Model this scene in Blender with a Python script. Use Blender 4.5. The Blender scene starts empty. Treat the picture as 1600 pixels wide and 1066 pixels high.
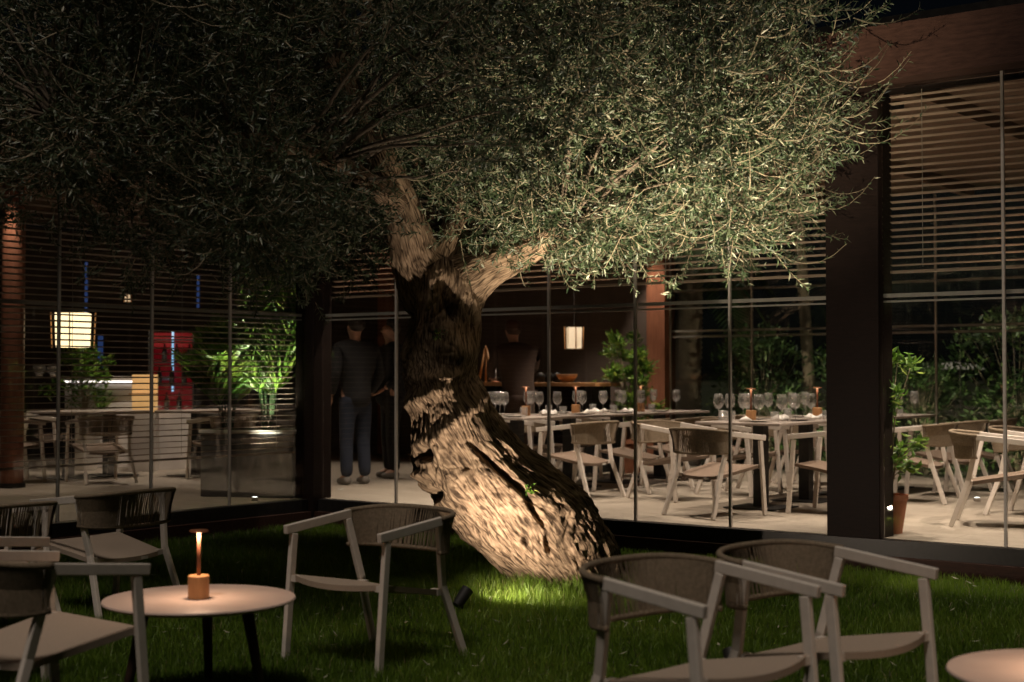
import bpy, math, random
import numpy as np
from mathutils import Vector, Matrix

random.seed(7); np.random.seed(7)
R = math.radians
scn = bpy.context.scene
col = scn.collection

# ------------------------------------------------------------------ camera
HC = 1.37            # camera height over the lawn
FPX = 2222.0         # focal length in pixels of the 1600 px wide photograph
cam_d = bpy.data.cameras.new("camera")
cam = bpy.data.objects.new("camera", cam_d); col.objects.link(cam)
cam_d.sensor_width = 36.0; cam_d.lens = 50.0
cam.location = (0, 0, HC); cam.rotation_euler = (R(90 + 1.42), 0, 0)
cam_d.clip_start = 0.1; cam_d.clip_end = 600
cam_d.dof.use_dof = True; cam_d.dof.focus_distance = 9.2; cam_d.dof.aperture_fstop = 2.2
scn.camera = cam

# ------------------------------------------------------------------ night sky and moon
w = bpy.data.worlds.new("World"); scn.world = w; w.use_nodes = True
nt = w.node_tree; nt.nodes.clear()
sky = nt.nodes.new("ShaderNodeTexSky"); sky.sky_type = 'NISHITA'; sky.sun_disc = False
SUN_EL, SUN_AZ = R(66), R(200)      # light comes from behind the camera, high up
sky.sun_elevation = SUN_EL; sky.sun_rotation = SUN_AZ
bg = nt.nodes.new("ShaderNodeBackground"); bg.inputs[1].default_value = 0.0005
out = nt.nodes.new("ShaderNodeOutputWorld")
nt.links.new(sky.outputs[0], bg.inputs[0]); nt.links.new(bg.outputs[0], out.inputs[0])
sl = bpy.data.lights.new("moon", 'SUN'); sl.energy = 1.05; sl.angle = R(9); sl.color = (1.0, 0.86, 0.72)
so = bpy.data.objects.new("moon", sl); col.objects.link(so)
dvec = Vector((math.sin(SUN_AZ) * math.cos(SUN_EL), math.cos(SUN_AZ) * math.cos(SUN_EL), math.sin(SUN_EL)))
so.rotation_euler = dvec.to_track_quat('Z', 'Y').to_euler()
so.location = (0, -5, 20)
scn.view_settings.view_transform = 'Standard'; scn.view_settings.look = 'None'
scn.view_settings.exposure = 0.0; scn.view_settings.gamma = 1.0
scn.render.engine = 'CYCLES'
cy = scn.cycles
cy.use_denoising = True
try: cy.denoiser = 'OPENIMAGEDENOISE'
except Exception: pass
cy.max_bounces = 10; cy.transparent_max_bounces = 40; cy.diffuse_bounces = 4; cy.glossy_bounces = 4
cy.transmission_bounces = 6; cy.sample_clamp_indirect = 4.0; cy.sample_clamp_direct = 0.0
cy.caustics_reflective = False; cy.caustics_refractive = False

# ------------------------------------------------------------------ materials
def mat(name, c1, c2=None, rough=0.6, scale=20, metallic=0.0, bump=0.0, bscale=None, stretch=None, spec=0.5, detail=5, sheen=0):
    m = bpy.data.materials.new(name); m.use_nodes = True
    t = m.node_tree; b = t.nodes["Principled BSDF"]
    b.inputs["Roughness"].default_value = rough; b.inputs["Metallic"].default_value = metallic
    b.inputs["Specular IOR Level"].default_value = spec
    tc = t.nodes.new("ShaderNodeTexCoord"); mp = t.nodes.new("ShaderNodeMapping")
    t.links.new(tc.outputs["Object"], mp.inputs[0])
    if stretch: mp.inputs["Scale"].default_value = stretch
    n = t.nodes.new("ShaderNodeTexNoise"); n.inputs["Scale"].default_value = scale; n.inputs["Detail"].default_value = detail
    t.links.new(mp.outputs[0], n.inputs["Vector"])
    r = t.nodes.new("ShaderNodeValToRGB")
    r.color_ramp.elements[0].position = 0.3; r.color_ramp.elements[1].position = 0.7
    if c2 is None: c2 = tuple(x * 0.82 for x in c1)
    r.color_ramp.elements[0].color = (*c2, 1); r.color_ramp.elements[1].color = (*c1, 1)
    t.links.new(n.outputs["Fac"], r.inputs[0]); t.links.new(r.outputs[0], b.inputs["Base Color"])
    rr = t.nodes.new("ShaderNodeMapRange"); rr.inputs[3].default_value = max(0.02, rough - 0.08); rr.inputs[4].default_value = min(1, rough + 0.1)
    t.links.new(n.outputs["Fac"], rr.inputs[0]); t.links.new(rr.outputs[0], b.inputs["Roughness"])
    if bump:
        n2 = t.nodes.new("ShaderNodeTexNoise"); n2.inputs["Scale"].default_value = bscale or scale * 3; n2.inputs["Detail"].default_value = 4
        t.links.new(mp.outputs[0], n2.inputs["Vector"])
        bp = t.nodes.new("ShaderNodeBump"); bp.inputs["Strength"].default_value = bump; bp.inputs["Distance"].default_value = 0.01
        t.links.new(n2.outputs["Fac"], bp.inputs["Height"]); t.links.new(bp.outputs[0], b.inputs["Normal"])
    return m

def emit(name, c, s, base=(0.6, 0.6, 0.6)):
    m = bpy.data.materials.new(name); m.use_nodes = True
    t = m.node_tree; b = t.nodes["Principled BSDF"]
    tc = t.nodes.new("ShaderNodeTexCoord"); n = t.nodes.new("ShaderNodeTexNoise"); n.inputs["Scale"].default_value = 6
    t.links.new(tc.outputs["Object"], n.inputs["Vector"])
    mr = t.nodes.new("ShaderNodeMapRange"); mr.inputs[3].default_value = s * 0.8; mr.inputs[4].default_value = s * 1.2
    t.links.new(n.outputs["Fac"], mr.inputs[0]); t.links.new(mr.outputs[0], b.inputs["Emission Strength"])
    b.inputs["Base Color"].default_value = (*base, 1); b.inputs["Emission Color"].default_value = (*c, 1)
    return m

def leafmat(name, stops, rough=0.45, trans=0.25):
    m = bpy.data.materials.new(name); m.use_nodes = True
    t = m.node_tree; b = t.nodes["Principled BSDF"]; o = t.nodes["Material Output"]
    a = t.nodes.new("ShaderNodeAttribute"); a.attribute_name = "tone"
    r = t.nodes.new("ShaderNodeValToRGB")
    while len(r.color_ramp.elements) < len(stops): r.color_ramp.elements.new(0.5)
    for e, (p, c) in zip(r.color_ramp.elements, stops): e.position = p; e.color = (*c, 1)
    t.links.new(a.outputs["Fac"], r.inputs[0]); t.links.new(r.outputs[0], b.inputs["Base Color"])
    b.inputs["Roughness"].default_value = rough
    tr = t.nodes.new("ShaderNodeBsdfTranslucent"); mx = t.nodes.new("ShaderNodeMixShader"); mx.inputs[0].default_value = trans
    t.links.new(r.outputs[0], tr.inputs[0]); t.links.new(b.outputs[0], mx.inputs[1]); t.links.new(tr.outputs[0], mx.inputs[2])
    t.links.new(mx.outputs[0], o.inputs[0])
    return m

def glassmat(name, tint=(0.96, 0.97, 0.96), ior=1.45, rough=0.0, boost=1.0, painted_glint=0.0):
    m = bpy.data.materials.new(name); m.use_nodes = True
    t = m.node_tree; t.nodes.clear()
    o = t.nodes.new("ShaderNodeOutputMaterial"); mx = t.nodes.new("ShaderNodeMixShader")
    tp = t.nodes.new("ShaderNodeBsdfTransparent"); tp.inputs[0].default_value = (*tint, 1)
    gl = t.nodes.new("ShaderNodeBsdfGlossy"); gl.inputs["Roughness"].default_value = rough
    lw_n = t.nodes.new("ShaderNodeLayerWeight"); lw_n.inputs[0].default_value = 0.5
    pw = t.nodes.new("ShaderNodeMath"); pw.operation = 'POWER'; pw.inputs[1].default_value = 3.2
    mu = t.nodes.new("ShaderNodeMath"); mu.operation = 'MULTIPLY_ADD'; mu.inputs[1].default_value = 0.85; mu.inputs[2].default_value = 0.04 * boost; mu.use_clamp = True
    t.links.new(lw_n.outputs["Facing"], pw.inputs[0]); t.links.new(pw.outputs[0], mu.inputs[0]); t.links.new(mu.outputs[0], mx.inputs[0])
    t.links.new(tp.outputs[0], mx.inputs[1]); t.links.new(gl.outputs[0], mx.inputs[2])
    if painted_glint:  # diffuse white mixed in imitates bright refraction and glints in the glass
        df = t.nodes.new('ShaderNodeBsdfDiffuse'); df.inputs[0].default_value = (.9, .88, .85, 1); m2 = t.nodes.new('ShaderNodeMixShader'); m2.inputs[0].default_value = painted_glint
        t.links.new(mx.outputs[0], m2.inputs[1]); t.links.new(df.outputs[0], m2.inputs[2]); mx = m2
    t.links.new(mx.outputs[0], o.inputs[0])
    return m

M = {}
M['soil'] = mat('soil', (0.03, 0.035, 0.012), (0.014, 0.018, 0.006), 0.95, 30, bump=0.4)
M['wood_dark'] = mat('dark_stained_wood', (0.016, 0.009, 0.007), (0.010, 0.006, 0.0045), 0.6, 14, bump=0.15, stretch=(1, 1, 6), spec=.12)
M['wood_beam'] = mat('stained_beam_wood', (0.055, 0.026, 0.018), (0.03, 0.014, 0.010), 0.6, 9, bump=0.2, stretch=(1, 5, 5), spec=.2)
M['wood_warm'] = mat('warm_brown_wood', (0.30, 0.12, 0.065), (0.2, 0.075, 0.04), 0.5, 9, bump=0.15, stretch=(4, 4, .5))
M['ceil'] = mat('ceiling_wood', (0.17, 0.10, 0.065), (0.11, 0.065, 0.04), 0.6, 6, bump=0.1, stretch=(6, 1, 1))
M['alu'] = mat('brushed_aluminium', (0.50, 0.455, 0.41), (0.42, 0.38, 0.34), 0.45, 30, metallic=0.0)
M['dark_metal'] = mat('dark_bronze_metal', (0.03, 0.027, 0.025), (0.018, 0.016, 0.015), 0.45, 20, metallic=0.4)
M['slat'] = mat('blind_slat_wood', (0.44, 0.32, 0.24), (0.34, 0.245, 0.18), 0.5, 25, stretch=(.3, 6, 6))
M['cord'] = mat('grey_cord', (0.4, 0.36, 0.3), None, 0.9, 60)
M['floor'] = mat('stone_tile', (0.40, 0.345, 0.28), (0.30, 0.255, 0.205), 0.5, 5, bump=0.08, stretch=(1, 3, 1))
def tile_joints(m):
    t = m.node_tree; b = t.nodes["Principled BSDF"]; src = b.inputs["Base Color"].links[0].from_socket
    tc = t.nodes.new("ShaderNodeTexCoord"); br = t.nodes.new("ShaderNodeTexBrick"); br.inputs["Scale"].default_value = 1.0
    br.inputs["Color1"].default_value = (1, 1, 1, 1); br.inputs["Color2"].default_value = (.86, .85, .84, 1); br.inputs["Mortar"].default_value = (.55, .53, .5, 1)
    br.inputs["Mortar Size"].default_value = .004; br.inputs["Brick Width"].default_value = 1.2; br.inputs["Row Height"].default_value = .3
    t.links.new(tc.outputs["Object"], br.inputs["Vector"])
    mx = t.nodes.new("ShaderNodeMixRGB"); mx.blend_type = 'MULTIPLY'; mx.inputs[0].default_value = 1
    t.links.new(src, mx.inputs[1]); t.links.new(br.outputs["Color"], mx.inputs[2]); t.links.new(mx.outputs[0], b.inputs["Base Color"])
tile_joints(M['floor'])
M['white_metal'] = mat('powder_coated_frame', (0.72, 0.65, 0.585), (0.64, 0.575, 0.515), 0.5, 30, bump=0.05, bscale=300)
M['seat_fabric'] = mat('seat_mesh_fabric', (0.44, 0.35, 0.28), (0.37, 0.29, 0.225), 0.8, 180, bump=0.3, bscale=400)
M['seat_brown'] = mat('brown_seat_fabric', (0.20, 0.14, 0.10), (0.15, 0.105, 0.075), 0.85, 120, bump=.3, bscale=300)
M['rope'] = mat('woven_rope', (0.27, 0.205, 0.14), (0.17, 0.13, 0.085), 0.85, 70, bump=0.4, bscale=300)
M['table_pale'] = mat('pale_pink_lacquer', (0.66, 0.52, 0.46), (0.61, 0.47, 0.41), 0.4, 8)
M['table_leg'] = mat('dark_wood_leg', (0.07, 0.04, 0.03), (0.045, 0.025, 0.02), 0.5, 20, stretch=(4, 4, .6))
M['lamp_wood'] = mat('oak_lamp_base', (0.50, 0.26, 0.11), (0.38, 0.185, 0.075), 0.5, 12, stretch=(5, 5, .7), bump=.1)
M['copper'] = mat('copper', (0.34, 0.13, 0.06), (0.28, 0.105, 0.05), 0.5, 20, metallic=0.3)
M['stem'] = mat('dark_copper_stem', (0.17, 0.06, 0.028), (0.14, 0.05, 0.022), 0.55, 20, metallic=0.2)
M['lamp_glow'] = emit('lamp_glow', (1.0, 0.62, 0.33), 2.5)
M['spot_glow'] = emit('spot_glow', (1.0, 0.85, 0.65), 5)
M['white_glow'] = emit('reflection_dot_glow', (0.95, 1.0, 1.0), 9)
M['lantern'] = emit('lantern_paper', (1.0, 0.75, 0.42), 2.3, (0.8, 0.75, 0.65))
M['lantern2'] = emit('lantern_paper_dim', (1.0, 0.70, 0.42), 0.6, (0.8, 0.75, 0.65))
M['red_glow'] = emit('red_backlight', (0.75, 0.01, 0.03), 0.09, (0.2, 0.01, 0.01))
M['blue_glow'] = emit('blue_light_strip', (0.30, 0.65, 1.0), 1.0)
M['deepblue_glow'] = emit('deep_blue_strip', (0.14, 0.28, 0.85), 0.12, (.02, .03, .1))
M['amber_glow'] = emit('amber_cabinet_back', (1.0, 0.55, 0.2), 0.55, (0.5, 0.3, 0.15))
M['bar_glow'] = emit('bar_led', (1.0, 0.85, 0.8), 3.0)
M['flame'] = emit('candle_flame', (1.0, 0.5, 0.15), 12)
M['black'] = mat('matt_black', (0.018, 0.017, 0.016), None, 0.6, 20)
M['table_dark'] = mat('dark_table_top', (0.40, 0.34, 0.30), (0.33, 0.28, 0.245), 0.35, 10)
M['linen'] = mat('white_linen', (0.78, 0.74, 0.70), (0.68, 0.64, 0.6), 0.85, 40, bump=.2)
M['ceramic'] = mat('grey_ceramic', (0.45, 0.40, 0.36), (0.38, 0.34, 0.30), 0.3, 15)
M['wallpaint'] = mat('dark_plaster', (0.10, 0.075, 0.06), (0.07, 0.05, 0.04), 0.85, 4, bump=.1)
M['bar_white'] = mat('white_solid_surface', (0.72, 0.68, 0.66), (0.66, 0.62, 0.60), 0.35, 5)
M['terracotta'] = mat('terracotta', (0.42, 0.17, 0.09), (0.33, 0.13, 0.07), 0.8, 15, bump=.2)
M['planter'] = mat('white_planter', (0.6, 0.57, 0.52), (0.52, 0.49, 0.45), 0.5, 10)
M['planter_dark'] = mat('grey_planter_body', (0.10, 0.095, 0.09), (0.07, 0.066, 0.062), 0.35, 10)
M['palm_bark'] = mat('palm_bark', (0.34, 0.27, 0.19), (0.20, 0.15, 0.10), 0.9, 25, bump=.6, stretch=(1, 1, 5))
M['skin'] = mat('skin', (0.50, 0.28, 0.19), (0.45, 0.24, 0.16), 0.55, 20)
M['jacket'] = mat('charcoal_cloth', (0.013, 0.012, 0.0125), (0.008, 0.0075, 0.008), 0.9, 60, bump=.2)
M['jeans'] = mat('blue_denim', (0.020, 0.026, 0.045), (0.012, 0.016, 0.03), 0.9, 80, bump=.2)
M['brown_cloth'] = mat('brown_cloth', (0.10, 0.065, 0.05), (0.07, 0.045, 0.035), 0.9, 60, bump=.2)
M['hair'] = mat('dark_hair', (0.03, 0.02, 0.014), (0.015, 0.01, 0.008), 0.6, 90)
M['hair_red'] = mat('auburn_hair', (0.07, 0.028, 0.016), (0.04, 0.016, 0.01), 0.6, 90)
M['shoe'] = mat('pale_sneaker', (0.16, 0.145, 0.13), None, 0.7, 30)
M['tag'] = mat('sewn_tag', (0.7, 0.67, 0.62), None, 0.7, 60)
M['pane'] = glassmat('window_pane', (0.93, 0.945, 0.935), 1.5, 0.0, 1.1)
M['glass'] = glassmat('clear_glass', (0.985, 0.985, 0.985), 1.5, 0.06, 2.2, .06)
M['olive_leaf'] = leafmat('olive_leaf', [(0, (0.016, 0.034, 0.014)), (0.45, (0.05, 0.078, 0.036)), (0.75, (0.13, 0.15, 0.088)), (1, (0.46, 0.44, 0.33))], 0.42, 0.12)
M['grass'] = leafmat('grass_blade', [(0, (0.075, 0.14, 0.014)), (0.6, (0.155, 0.27, 0.025)), (0.93, (0.24, 0.34, 0.05)), (1, (0.45, 0.40, 0.2))], 0.5, 0.45)
M['leaf_bright'] = leafmat('glossy_leaf', [(0, (0.05, 0.12, 0.02)), (0.6, (0.12, 0.24, 0.03)), (1, (0.32, 0.40, 0.07))], 0.35, 0.3)
M['leaf_hedge'] = leafmat('hedge_leaf', [(0, (0.02, 0.045, 0.012)), (0.6, (0.05, 0.10, 0.025)), (1, (0.12, 0.17, 0.05))], 0.5, 0.2)
M['twig'] = mat('olive_twig', (0.30, 0.25, 0.16), (0.19, 0.155, 0.10), 0.8, 40)
M['branch'] = mat('olive_branch', (0.15, 0.115, 0.08), (0.085, 0.065, 0.045), 0.85, 40, bump=.3)

def barkmat():
    m = bpy.data.materials.new('olive_bark'); m.use_nodes = True
    t = m.node_tree; b = t.nodes["Principled BSDF"]; L = t.links.new
    uv = t.nodes.new("ShaderNodeUVMap"); mp = t.nodes.new("ShaderNodeMapping"); mp.inputs["Scale"].default_value = (1, 0.30, 1)
    L(uv.outputs[0], mp.inputs[0])
    n = t.nodes.new("ShaderNodeTexNoise"); n.inputs["Scale"].default_value = 34; n.inputs["Detail"].default_value = 9; n.inputs["Distortion"].default_value = 0.6
    L(mp.outputs[0], n.inputs["Vector"])
    tc = t.nodes.new("ShaderNodeTexCoord")
    n2 = t.nodes.new("ShaderNodeTexNoise"); n2.inputs["Scale"].default_value = 3.2; n2.inputs["Detail"].default_value = 3
    L(tc.outputs["Object"], n2.inputs["Vector"])
    r = t.nodes.new("ShaderNodeValToRGB"); e = r.color_ramp.elements
    e[0].position = 0.38; e[0].color = (0.06, 0.04, 0.026, 1); e[1].position = 0.64; e[1].color = (0.40, 0.30, 0.21, 1)
    x = e.new(0.5); x.color = (0.23, 0.165, 0.112, 1)
    L(n.outputs["Fac"], r.inputs[0])
    r2 = t.nodes.new("ShaderNodeValToRGB"); r2.color_ramp.elements[0].color = (0.62, 0.6, 0.56, 1); r2.color_ramp.elements[1].color = (1.05, 1.0, 0.95, 1)
    r2.color_ramp.elements[0].position = 0.35; r2.color_ramp.elements[1].position = 0.65
    L(n2.outputs["Fac"], r2.inputs[0])
    mx = t.nodes.new("ShaderNodeMixRGB"); mx.blend_type = 'MULTIPLY'; mx.inputs[0].default_value = 1
    L(r.outputs[0], mx.inputs[1]); L(r2.outputs[0], mx.inputs[2]); L(mx.outputs[0], b.inputs["Base Color"])
    b.inputs["Roughness"].default_value = 0.85; b.inputs["Specular IOR Level"].default_value = 0.2
    bp = t.nodes.new("ShaderNodeBump"); bp.inputs["Strength"].default_value = 0.7; bp.inputs["Distance"].default_value = 0.012
    L(n.outputs["Fac"], bp.inputs["Height"]); L(bp.outputs[0], b.inputs["Normal"])
    return m
M['bark'] = barkmat()

# ------------------------------------------------------------------ helpers
def tag(o, label=None, cat=None, group=None, kind=None):
    if label: o["label"] = label
    if cat: o["category"] = cat
    if group: o["group"] = group
    if kind: o["kind"] = kind
    return o

def empty(name, loc=(0, 0, 0), rz=0.0, parent=None):
    o = bpy.data.objects.new(name, None); col.objects.link(o)
    o.location = loc; o.rotation_euler = (0, 0, rz); o.empty_display_size = 0.1
    if parent: o.parent = parent
    return o

def link(name, me, m=None, parent=None, smooth=False):
    o = bpy.data.objects.new(name, me); col.objects.link(o)
    if m is not None and not me.materials: me.materials.append(m)
    if parent: o.parent = parent
    if smooth: me.polygons.foreach_set("use_smooth", [True] * len(me.polygons))
    return o

def copy_tree(o, parent=None):
    c = o.copy(); col.objects.link(c); c.parent = parent
    for ch in list(o.children): copy_tree(ch, c)
    return c

def np_mesh(name, verts, tris, tone=None):
    me = bpy.data.meshes.new(name); verts = np.asarray(verts, np.float32); tris = np.asarray(tris, np.int32)
    k = tris.shape[1]
    me.vertices.add(len(verts)); me.vertices.foreach_set("co", verts.ravel())
    me.loops.add(tris.size); me.loops.foreach_set("vertex_index", tris.ravel())
    me.polygons.add(len(tris)); me.polygons.foreach_set("loop_start", np.arange(0, tris.size, k, dtype=np.int32))
    me.update(calc_edges=True)
    if tone is not None:
        a = me.attributes.new("tone", 'FLOAT', 'POINT'); a.data.foreach_set("value", np.asarray(tone, np.float32))
    return me

class MB:
    def __init__(s): s.v = []; s.f = []
    def box(s, c, sz, rot=None):
        i = len(s.v); hx, hy, hz = sz[0] / 2, sz[1] / 2, sz[2] / 2
        for p in ((-hx, -hy, -hz), (hx, -hy, -hz), (hx, hy, -hz), (-hx, hy, -hz), (-hx, -hy, hz), (hx, -hy, hz), (hx, hy, hz), (-hx, hy, hz)):
            p = Vector(p)
            if rot is not None: p = rot @ p
            s.v.append(tuple(p + Vector(c)))
        s.f += [tuple(i + k for k in q) for q in ((0, 3, 2, 1), (4, 5, 6, 7), (0, 1, 5, 4), (1, 2, 6, 5), (2, 3, 7, 6), (3, 0, 4, 7))]
        return s
    def span(s, a, b):
        return s.box([(a[k] + b[k]) / 2 for k in range(3)], [abs(b[k] - a[k]) for k in range(3)])
    def prism(s, poly, y0, y1):        # polygon in x,z extruded along y
        i = len(s.v); n = len(poly)
        for y in (y0, y1):
            for x, z in poly: s.v.append((x, y, z))
        s.f.append(tuple(i + k for k in range(n))); s.f.append(tuple(i + n + k for k in reversed(range(n))))
        for k in range(n):
            l = (k + 1) % n; s.f.append((i + k, i + n + k, i + n + l, i + l))
        return s
    def tube(s, path, rad, seg=8, cap=True):
        path = [Vector(p) for p in path]; n = len(path)
        if not hasattr(rad, '__len__'): rad = [rad] * n
        i = len(s.v); ref = None
        for k, p in enumerate(path):
            t = (path[min(k + 1, n - 1)] - path[max(k - 1, 0)]).normalized()
            if ref is None:
                ref = Vector((0, 0, 1)) if abs(t.z) < 0.9 else Vector((1, 0, 0))
            a = (ref - t * ref.dot(t)).normalized(); b = t.cross(a); ref = a
            for q in range(seg):
                an = 2 * math.pi * q / seg
                s.v.append(tuple(p + (a * math.cos(an) + b * math.sin(an)) * rad[k]))
        for k in range(n - 1):
            for q in range(seg):
                q2 = (q + 1) % seg
                s.f.append((i + k * seg + q, i + k * seg + q2, i + (k + 1) * seg + q2, i + (k + 1) * seg + q))
        if cap:
            s.f.append(tuple(i + q for q in reversed(range(seg)))); s.f.append(tuple(i + (n - 1) * seg + q for q in range(seg)))
        return s
    def lathe(s, prof, seg=24, c=(0, 0, 0)):
        i = len(s.v); n = len(prof)
        for r, z in prof:
            for q in range(seg):
                an = 2 * math.pi * q / seg
                s.v.append((c[0] + r * math.cos(an), c[1] + r * math.sin(an), c[2] + z))
        for k in range(n - 1):
            for q in range(seg):
                q2 = (q + 1) % seg
                s.f.append((i + k * seg + q, i + k * seg + q2, i + (k + 1) * seg + q2, i + (k + 1) * seg + q))
        return s
    def mesh(s, name):
        me = bpy.data.meshes.new(name); me.from_pydata(s.v, [], s.f); me.update(); return me
    def build(s, name, m, parent=None, smooth=False, bevel=0):
        o = link(name, s.mesh(name), m, parent, smooth)
        if bevel:
            b = o.modifiers.new("bevel", 'BEVEL'); b.width = bevel; b.segments = 2; b.limit_method = 'ANGLE'
        return o

def smooth_angle(o, ang=40):
    me = o.data; me.polygons.foreach_set("use_smooth", [True] * len(me.polygons))
    try: me.set_sharp_from_angle(angle=R(ang))
    except Exception: pass
    return o

def px(x, y, d):                       # a point at depth d in the direction of photo pixel x, y
    return Vector(((x - 800) / FPX * d, d, HC + (588 - y) / FPX * d))

P0 = Vector((-1.87, 13.4)); CU, SU = 0.8, 0.6
ANG = math.atan2(-SU, CU)
def W(u, n, z=0.0): return Vector((P0.x + CU * u + SU * n, P0.y - SU * u + CU * n, z))
def UN(X, Y):
    dx, dy = X - P0.x, Y - P0.y
    return CU * dx - SU * dy, SU * dx + CU * dy
DECK = 0.23

_perm = np.random.RandomState(3).rand(64, 64, 64).astype(np.float32)
def vnoise(p):
    p = np.asarray(p, np.float64); i = np.floor(p).astype(int); f = p - i; f = f * f * (3 - 2 * f); r = 0
    for dx in (0, 1):
        for dy in (0, 1):
            for dz in (0, 1):
                wt = (f[..., 0] if dx else 1 - f[..., 0]) * (f[..., 1] if dy else 1 - f[..., 1]) * (f[..., 2] if dz else 1 - f[..., 2])
                r = r + wt * _perm[(i[..., 0] + dx) % 64, (i[..., 1] + dy) % 64, (i[..., 2] + dz) % 64]
    return r
def fbm(p, o=4):
    a, t, s = 0.5, 0, 0; p = np.asarray(p, float)
    for k in range(o):
        t = t + a * vnoise(p * 2 ** k + k * 7.3); s += a; a *= 0.5
    return t / s
def unit(v): return v / (np.linalg.norm(v, axis=-1, keepdims=True) + 1e-9)

def spot(name, parent, loc, target, energy, size=70, blend=0.5, color=(1, .8, .6), radius=0.03):
    l = bpy.data.lights.new(name, 'SPOT'); l.energy = energy; l.spot_size = R(size); l.spot_blend = blend; l.color = color; l.shadow_soft_size = radius
    o = bpy.data.objects.new(name, l); col.objects.link(o); o.parent = parent; o.location = loc
    o.rotation_euler = (Vector(target) - Vector(loc)).to_track_quat('-Z', 'Y').to_euler()
    return o
def point(name, parent, loc, energy, color=(1, .7, .4), radius=0.02):
    l = bpy.data.lights.new(name, 'POINT'); l.energy = energy; l.color = color; l.shadow_soft_size = radius
    o = bpy.data.objects.new(name, l); col.objects.link(o); o.parent = parent; o.location = loc
    return o

# leaves: arrays of base, direction, side, length, width
def leaves(b, t, s, L, Wd, fold=0.15, droop=0.1):
    n = np.cross(t, s); N = len(b); L = L[:, None]; Wd = Wd[:, None]
    v = np.empty((N, 4, 3))
    v[:, 0] = b; v[:, 1] = b + t * L * .48 + s * Wd * .5 + n * Wd * fold; v[:, 3] = b + t * L * .48 - s * Wd * .5 + n * Wd * fold
    v[:, 2] = b + t * L - n * L * droop
    i = np.arange(N)[:, None] * 4
    tr = np.concatenate([i + np.array([[0, 1, 2]]), i + np.array([[0, 2, 3]])], 0)
    return v.reshape(-1, 3), tr

# ------------------------------------------------------------------ ground
g = MB(); g.span((-200, -60, -0.2), (200, 400, -0.012)); tag(g.build('ground', M['soil']), kind='structure')
# lawn sheet in front of the pavilion
lw = MB()
a = [W(0.02, -0.02), W(14, -0.02), W(14, -14), W(0.02, -14)]
lw.v = [(p.x, p.y, -0.004) for p in a]; lw.f = [(0, 3, 2, 1)]
tag(lw.build('lawn', M['soil']), kind='structure')

def make_grass():
    rs = np.random.RandomState(5); N = 330000
    d = 4.9 + (13.2 - 4.9) * rs.rand(N) ** 1.15; X = (rs.rand(N) - .5) * 2 * (0.40 * d + 0.25)
    du, dn = UN(X, d); k = (du > 0.2) & (dn < -0.2); X, d = X[k], d[k]; N = len(X)
    patch = fbm(np.stack([X * 1.3, d * 1.3, X * 0], 1), 3); fine = vnoise(np.stack([X * 7, d * 7, X * 0 + 4], 1))
    h = (0.03 + 0.035 * rs.rand(N)) * (0.65 + 0.5 * fine + .35 * patch)
    dt = np.hypot(X - 0.3, d - 9.1); h *= 1 + 1.1 * np.exp(-(dt / .85) ** 2)          # longer round the trunk
    wd = 0.0028 + 0.0022 * rs.rand(N); an = rs.rand(N) * 6.283; ln = rs.rand(N) * 0.75 * h
    la = rs.rand(N) * 6.283
    b = np.stack([X, d, np.full(N, -.004)], 1); s = np.stack([np.cos(an), np.sin(an), an * 0], 1)
    le = np.stack([np.cos(la), np.sin(la), la * 0], 1); z = np.array([0, 0, 1.0])
    v = np.empty((N, 5, 3))
    v[:, 0] = b - s * wd[:, None] * .5; v[:, 1] = b + s * wd[:, None] * .5
    m_ = b + z * h[:, None] * .6 + le * ln[:, None] * .35
    v[:, 2] = m_ + s * wd[:, None] * .4; v[:, 3] = m_ - s * wd[:, None] * .4
    v[:, 4] = b + z * h[:, None] * (1 - .25 * (ln / h)[:, None] if False else 1) + le * ln[:, None]
    i = np.arange(N)[:, None] * 5
    tr = np.concatenate([i + np.array([[0, 1, 2]]), i + np.array([[0, 2, 3]]), i + np.array([[3, 2, 4]])], 0)
    tone = np.clip(-.12 + 1.05 * patch + .45 * (rs.rand(N) - .4), 0, .93); dry = rs.rand(N) < .012; tone[dry] = 1
    me = np_mesh('grass', v.reshape(-1, 3), tr, np.repeat(tone, 5))
    o = link('grass', me, M['grass']); tag(o, 'short green lawn grass around the olive tree', 'grass', kind='stuff')
make_grass()

def litter():
    rs = np.random.RandomState(9); N = 420; X = rs.normal(-.1, 1.6, N); d = rs.uniform(6.0, 10.5, N); u, n = UN(X, d); k = (u > .3) & (n < -.3); X, d = X[k], d[k]; N = len(X)
    b = np.stack([X, d, rs.uniform(.015, .04, N)], 1); t = unit(rs.normal(0, 1, (N, 3)) * [1, 1, .25]); s_ = unit(np.cross(t, [0, 0, 1.0]) + rs.normal(0, .2, (N, 3)))
    v, f = leaves(b, t, s_, rs.uniform(.04, .065, N), rs.uniform(.010, .015, N)); o = link('leaf_litter', np_mesh('leaf_litter', v, f, np.repeat(rs.uniform(.7, 1, N), 4)), M['olive_leaf'])
    tag(o, 'dry olive leaves scattered over the grass', 'leaves', kind='stuff')
litter()

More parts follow.
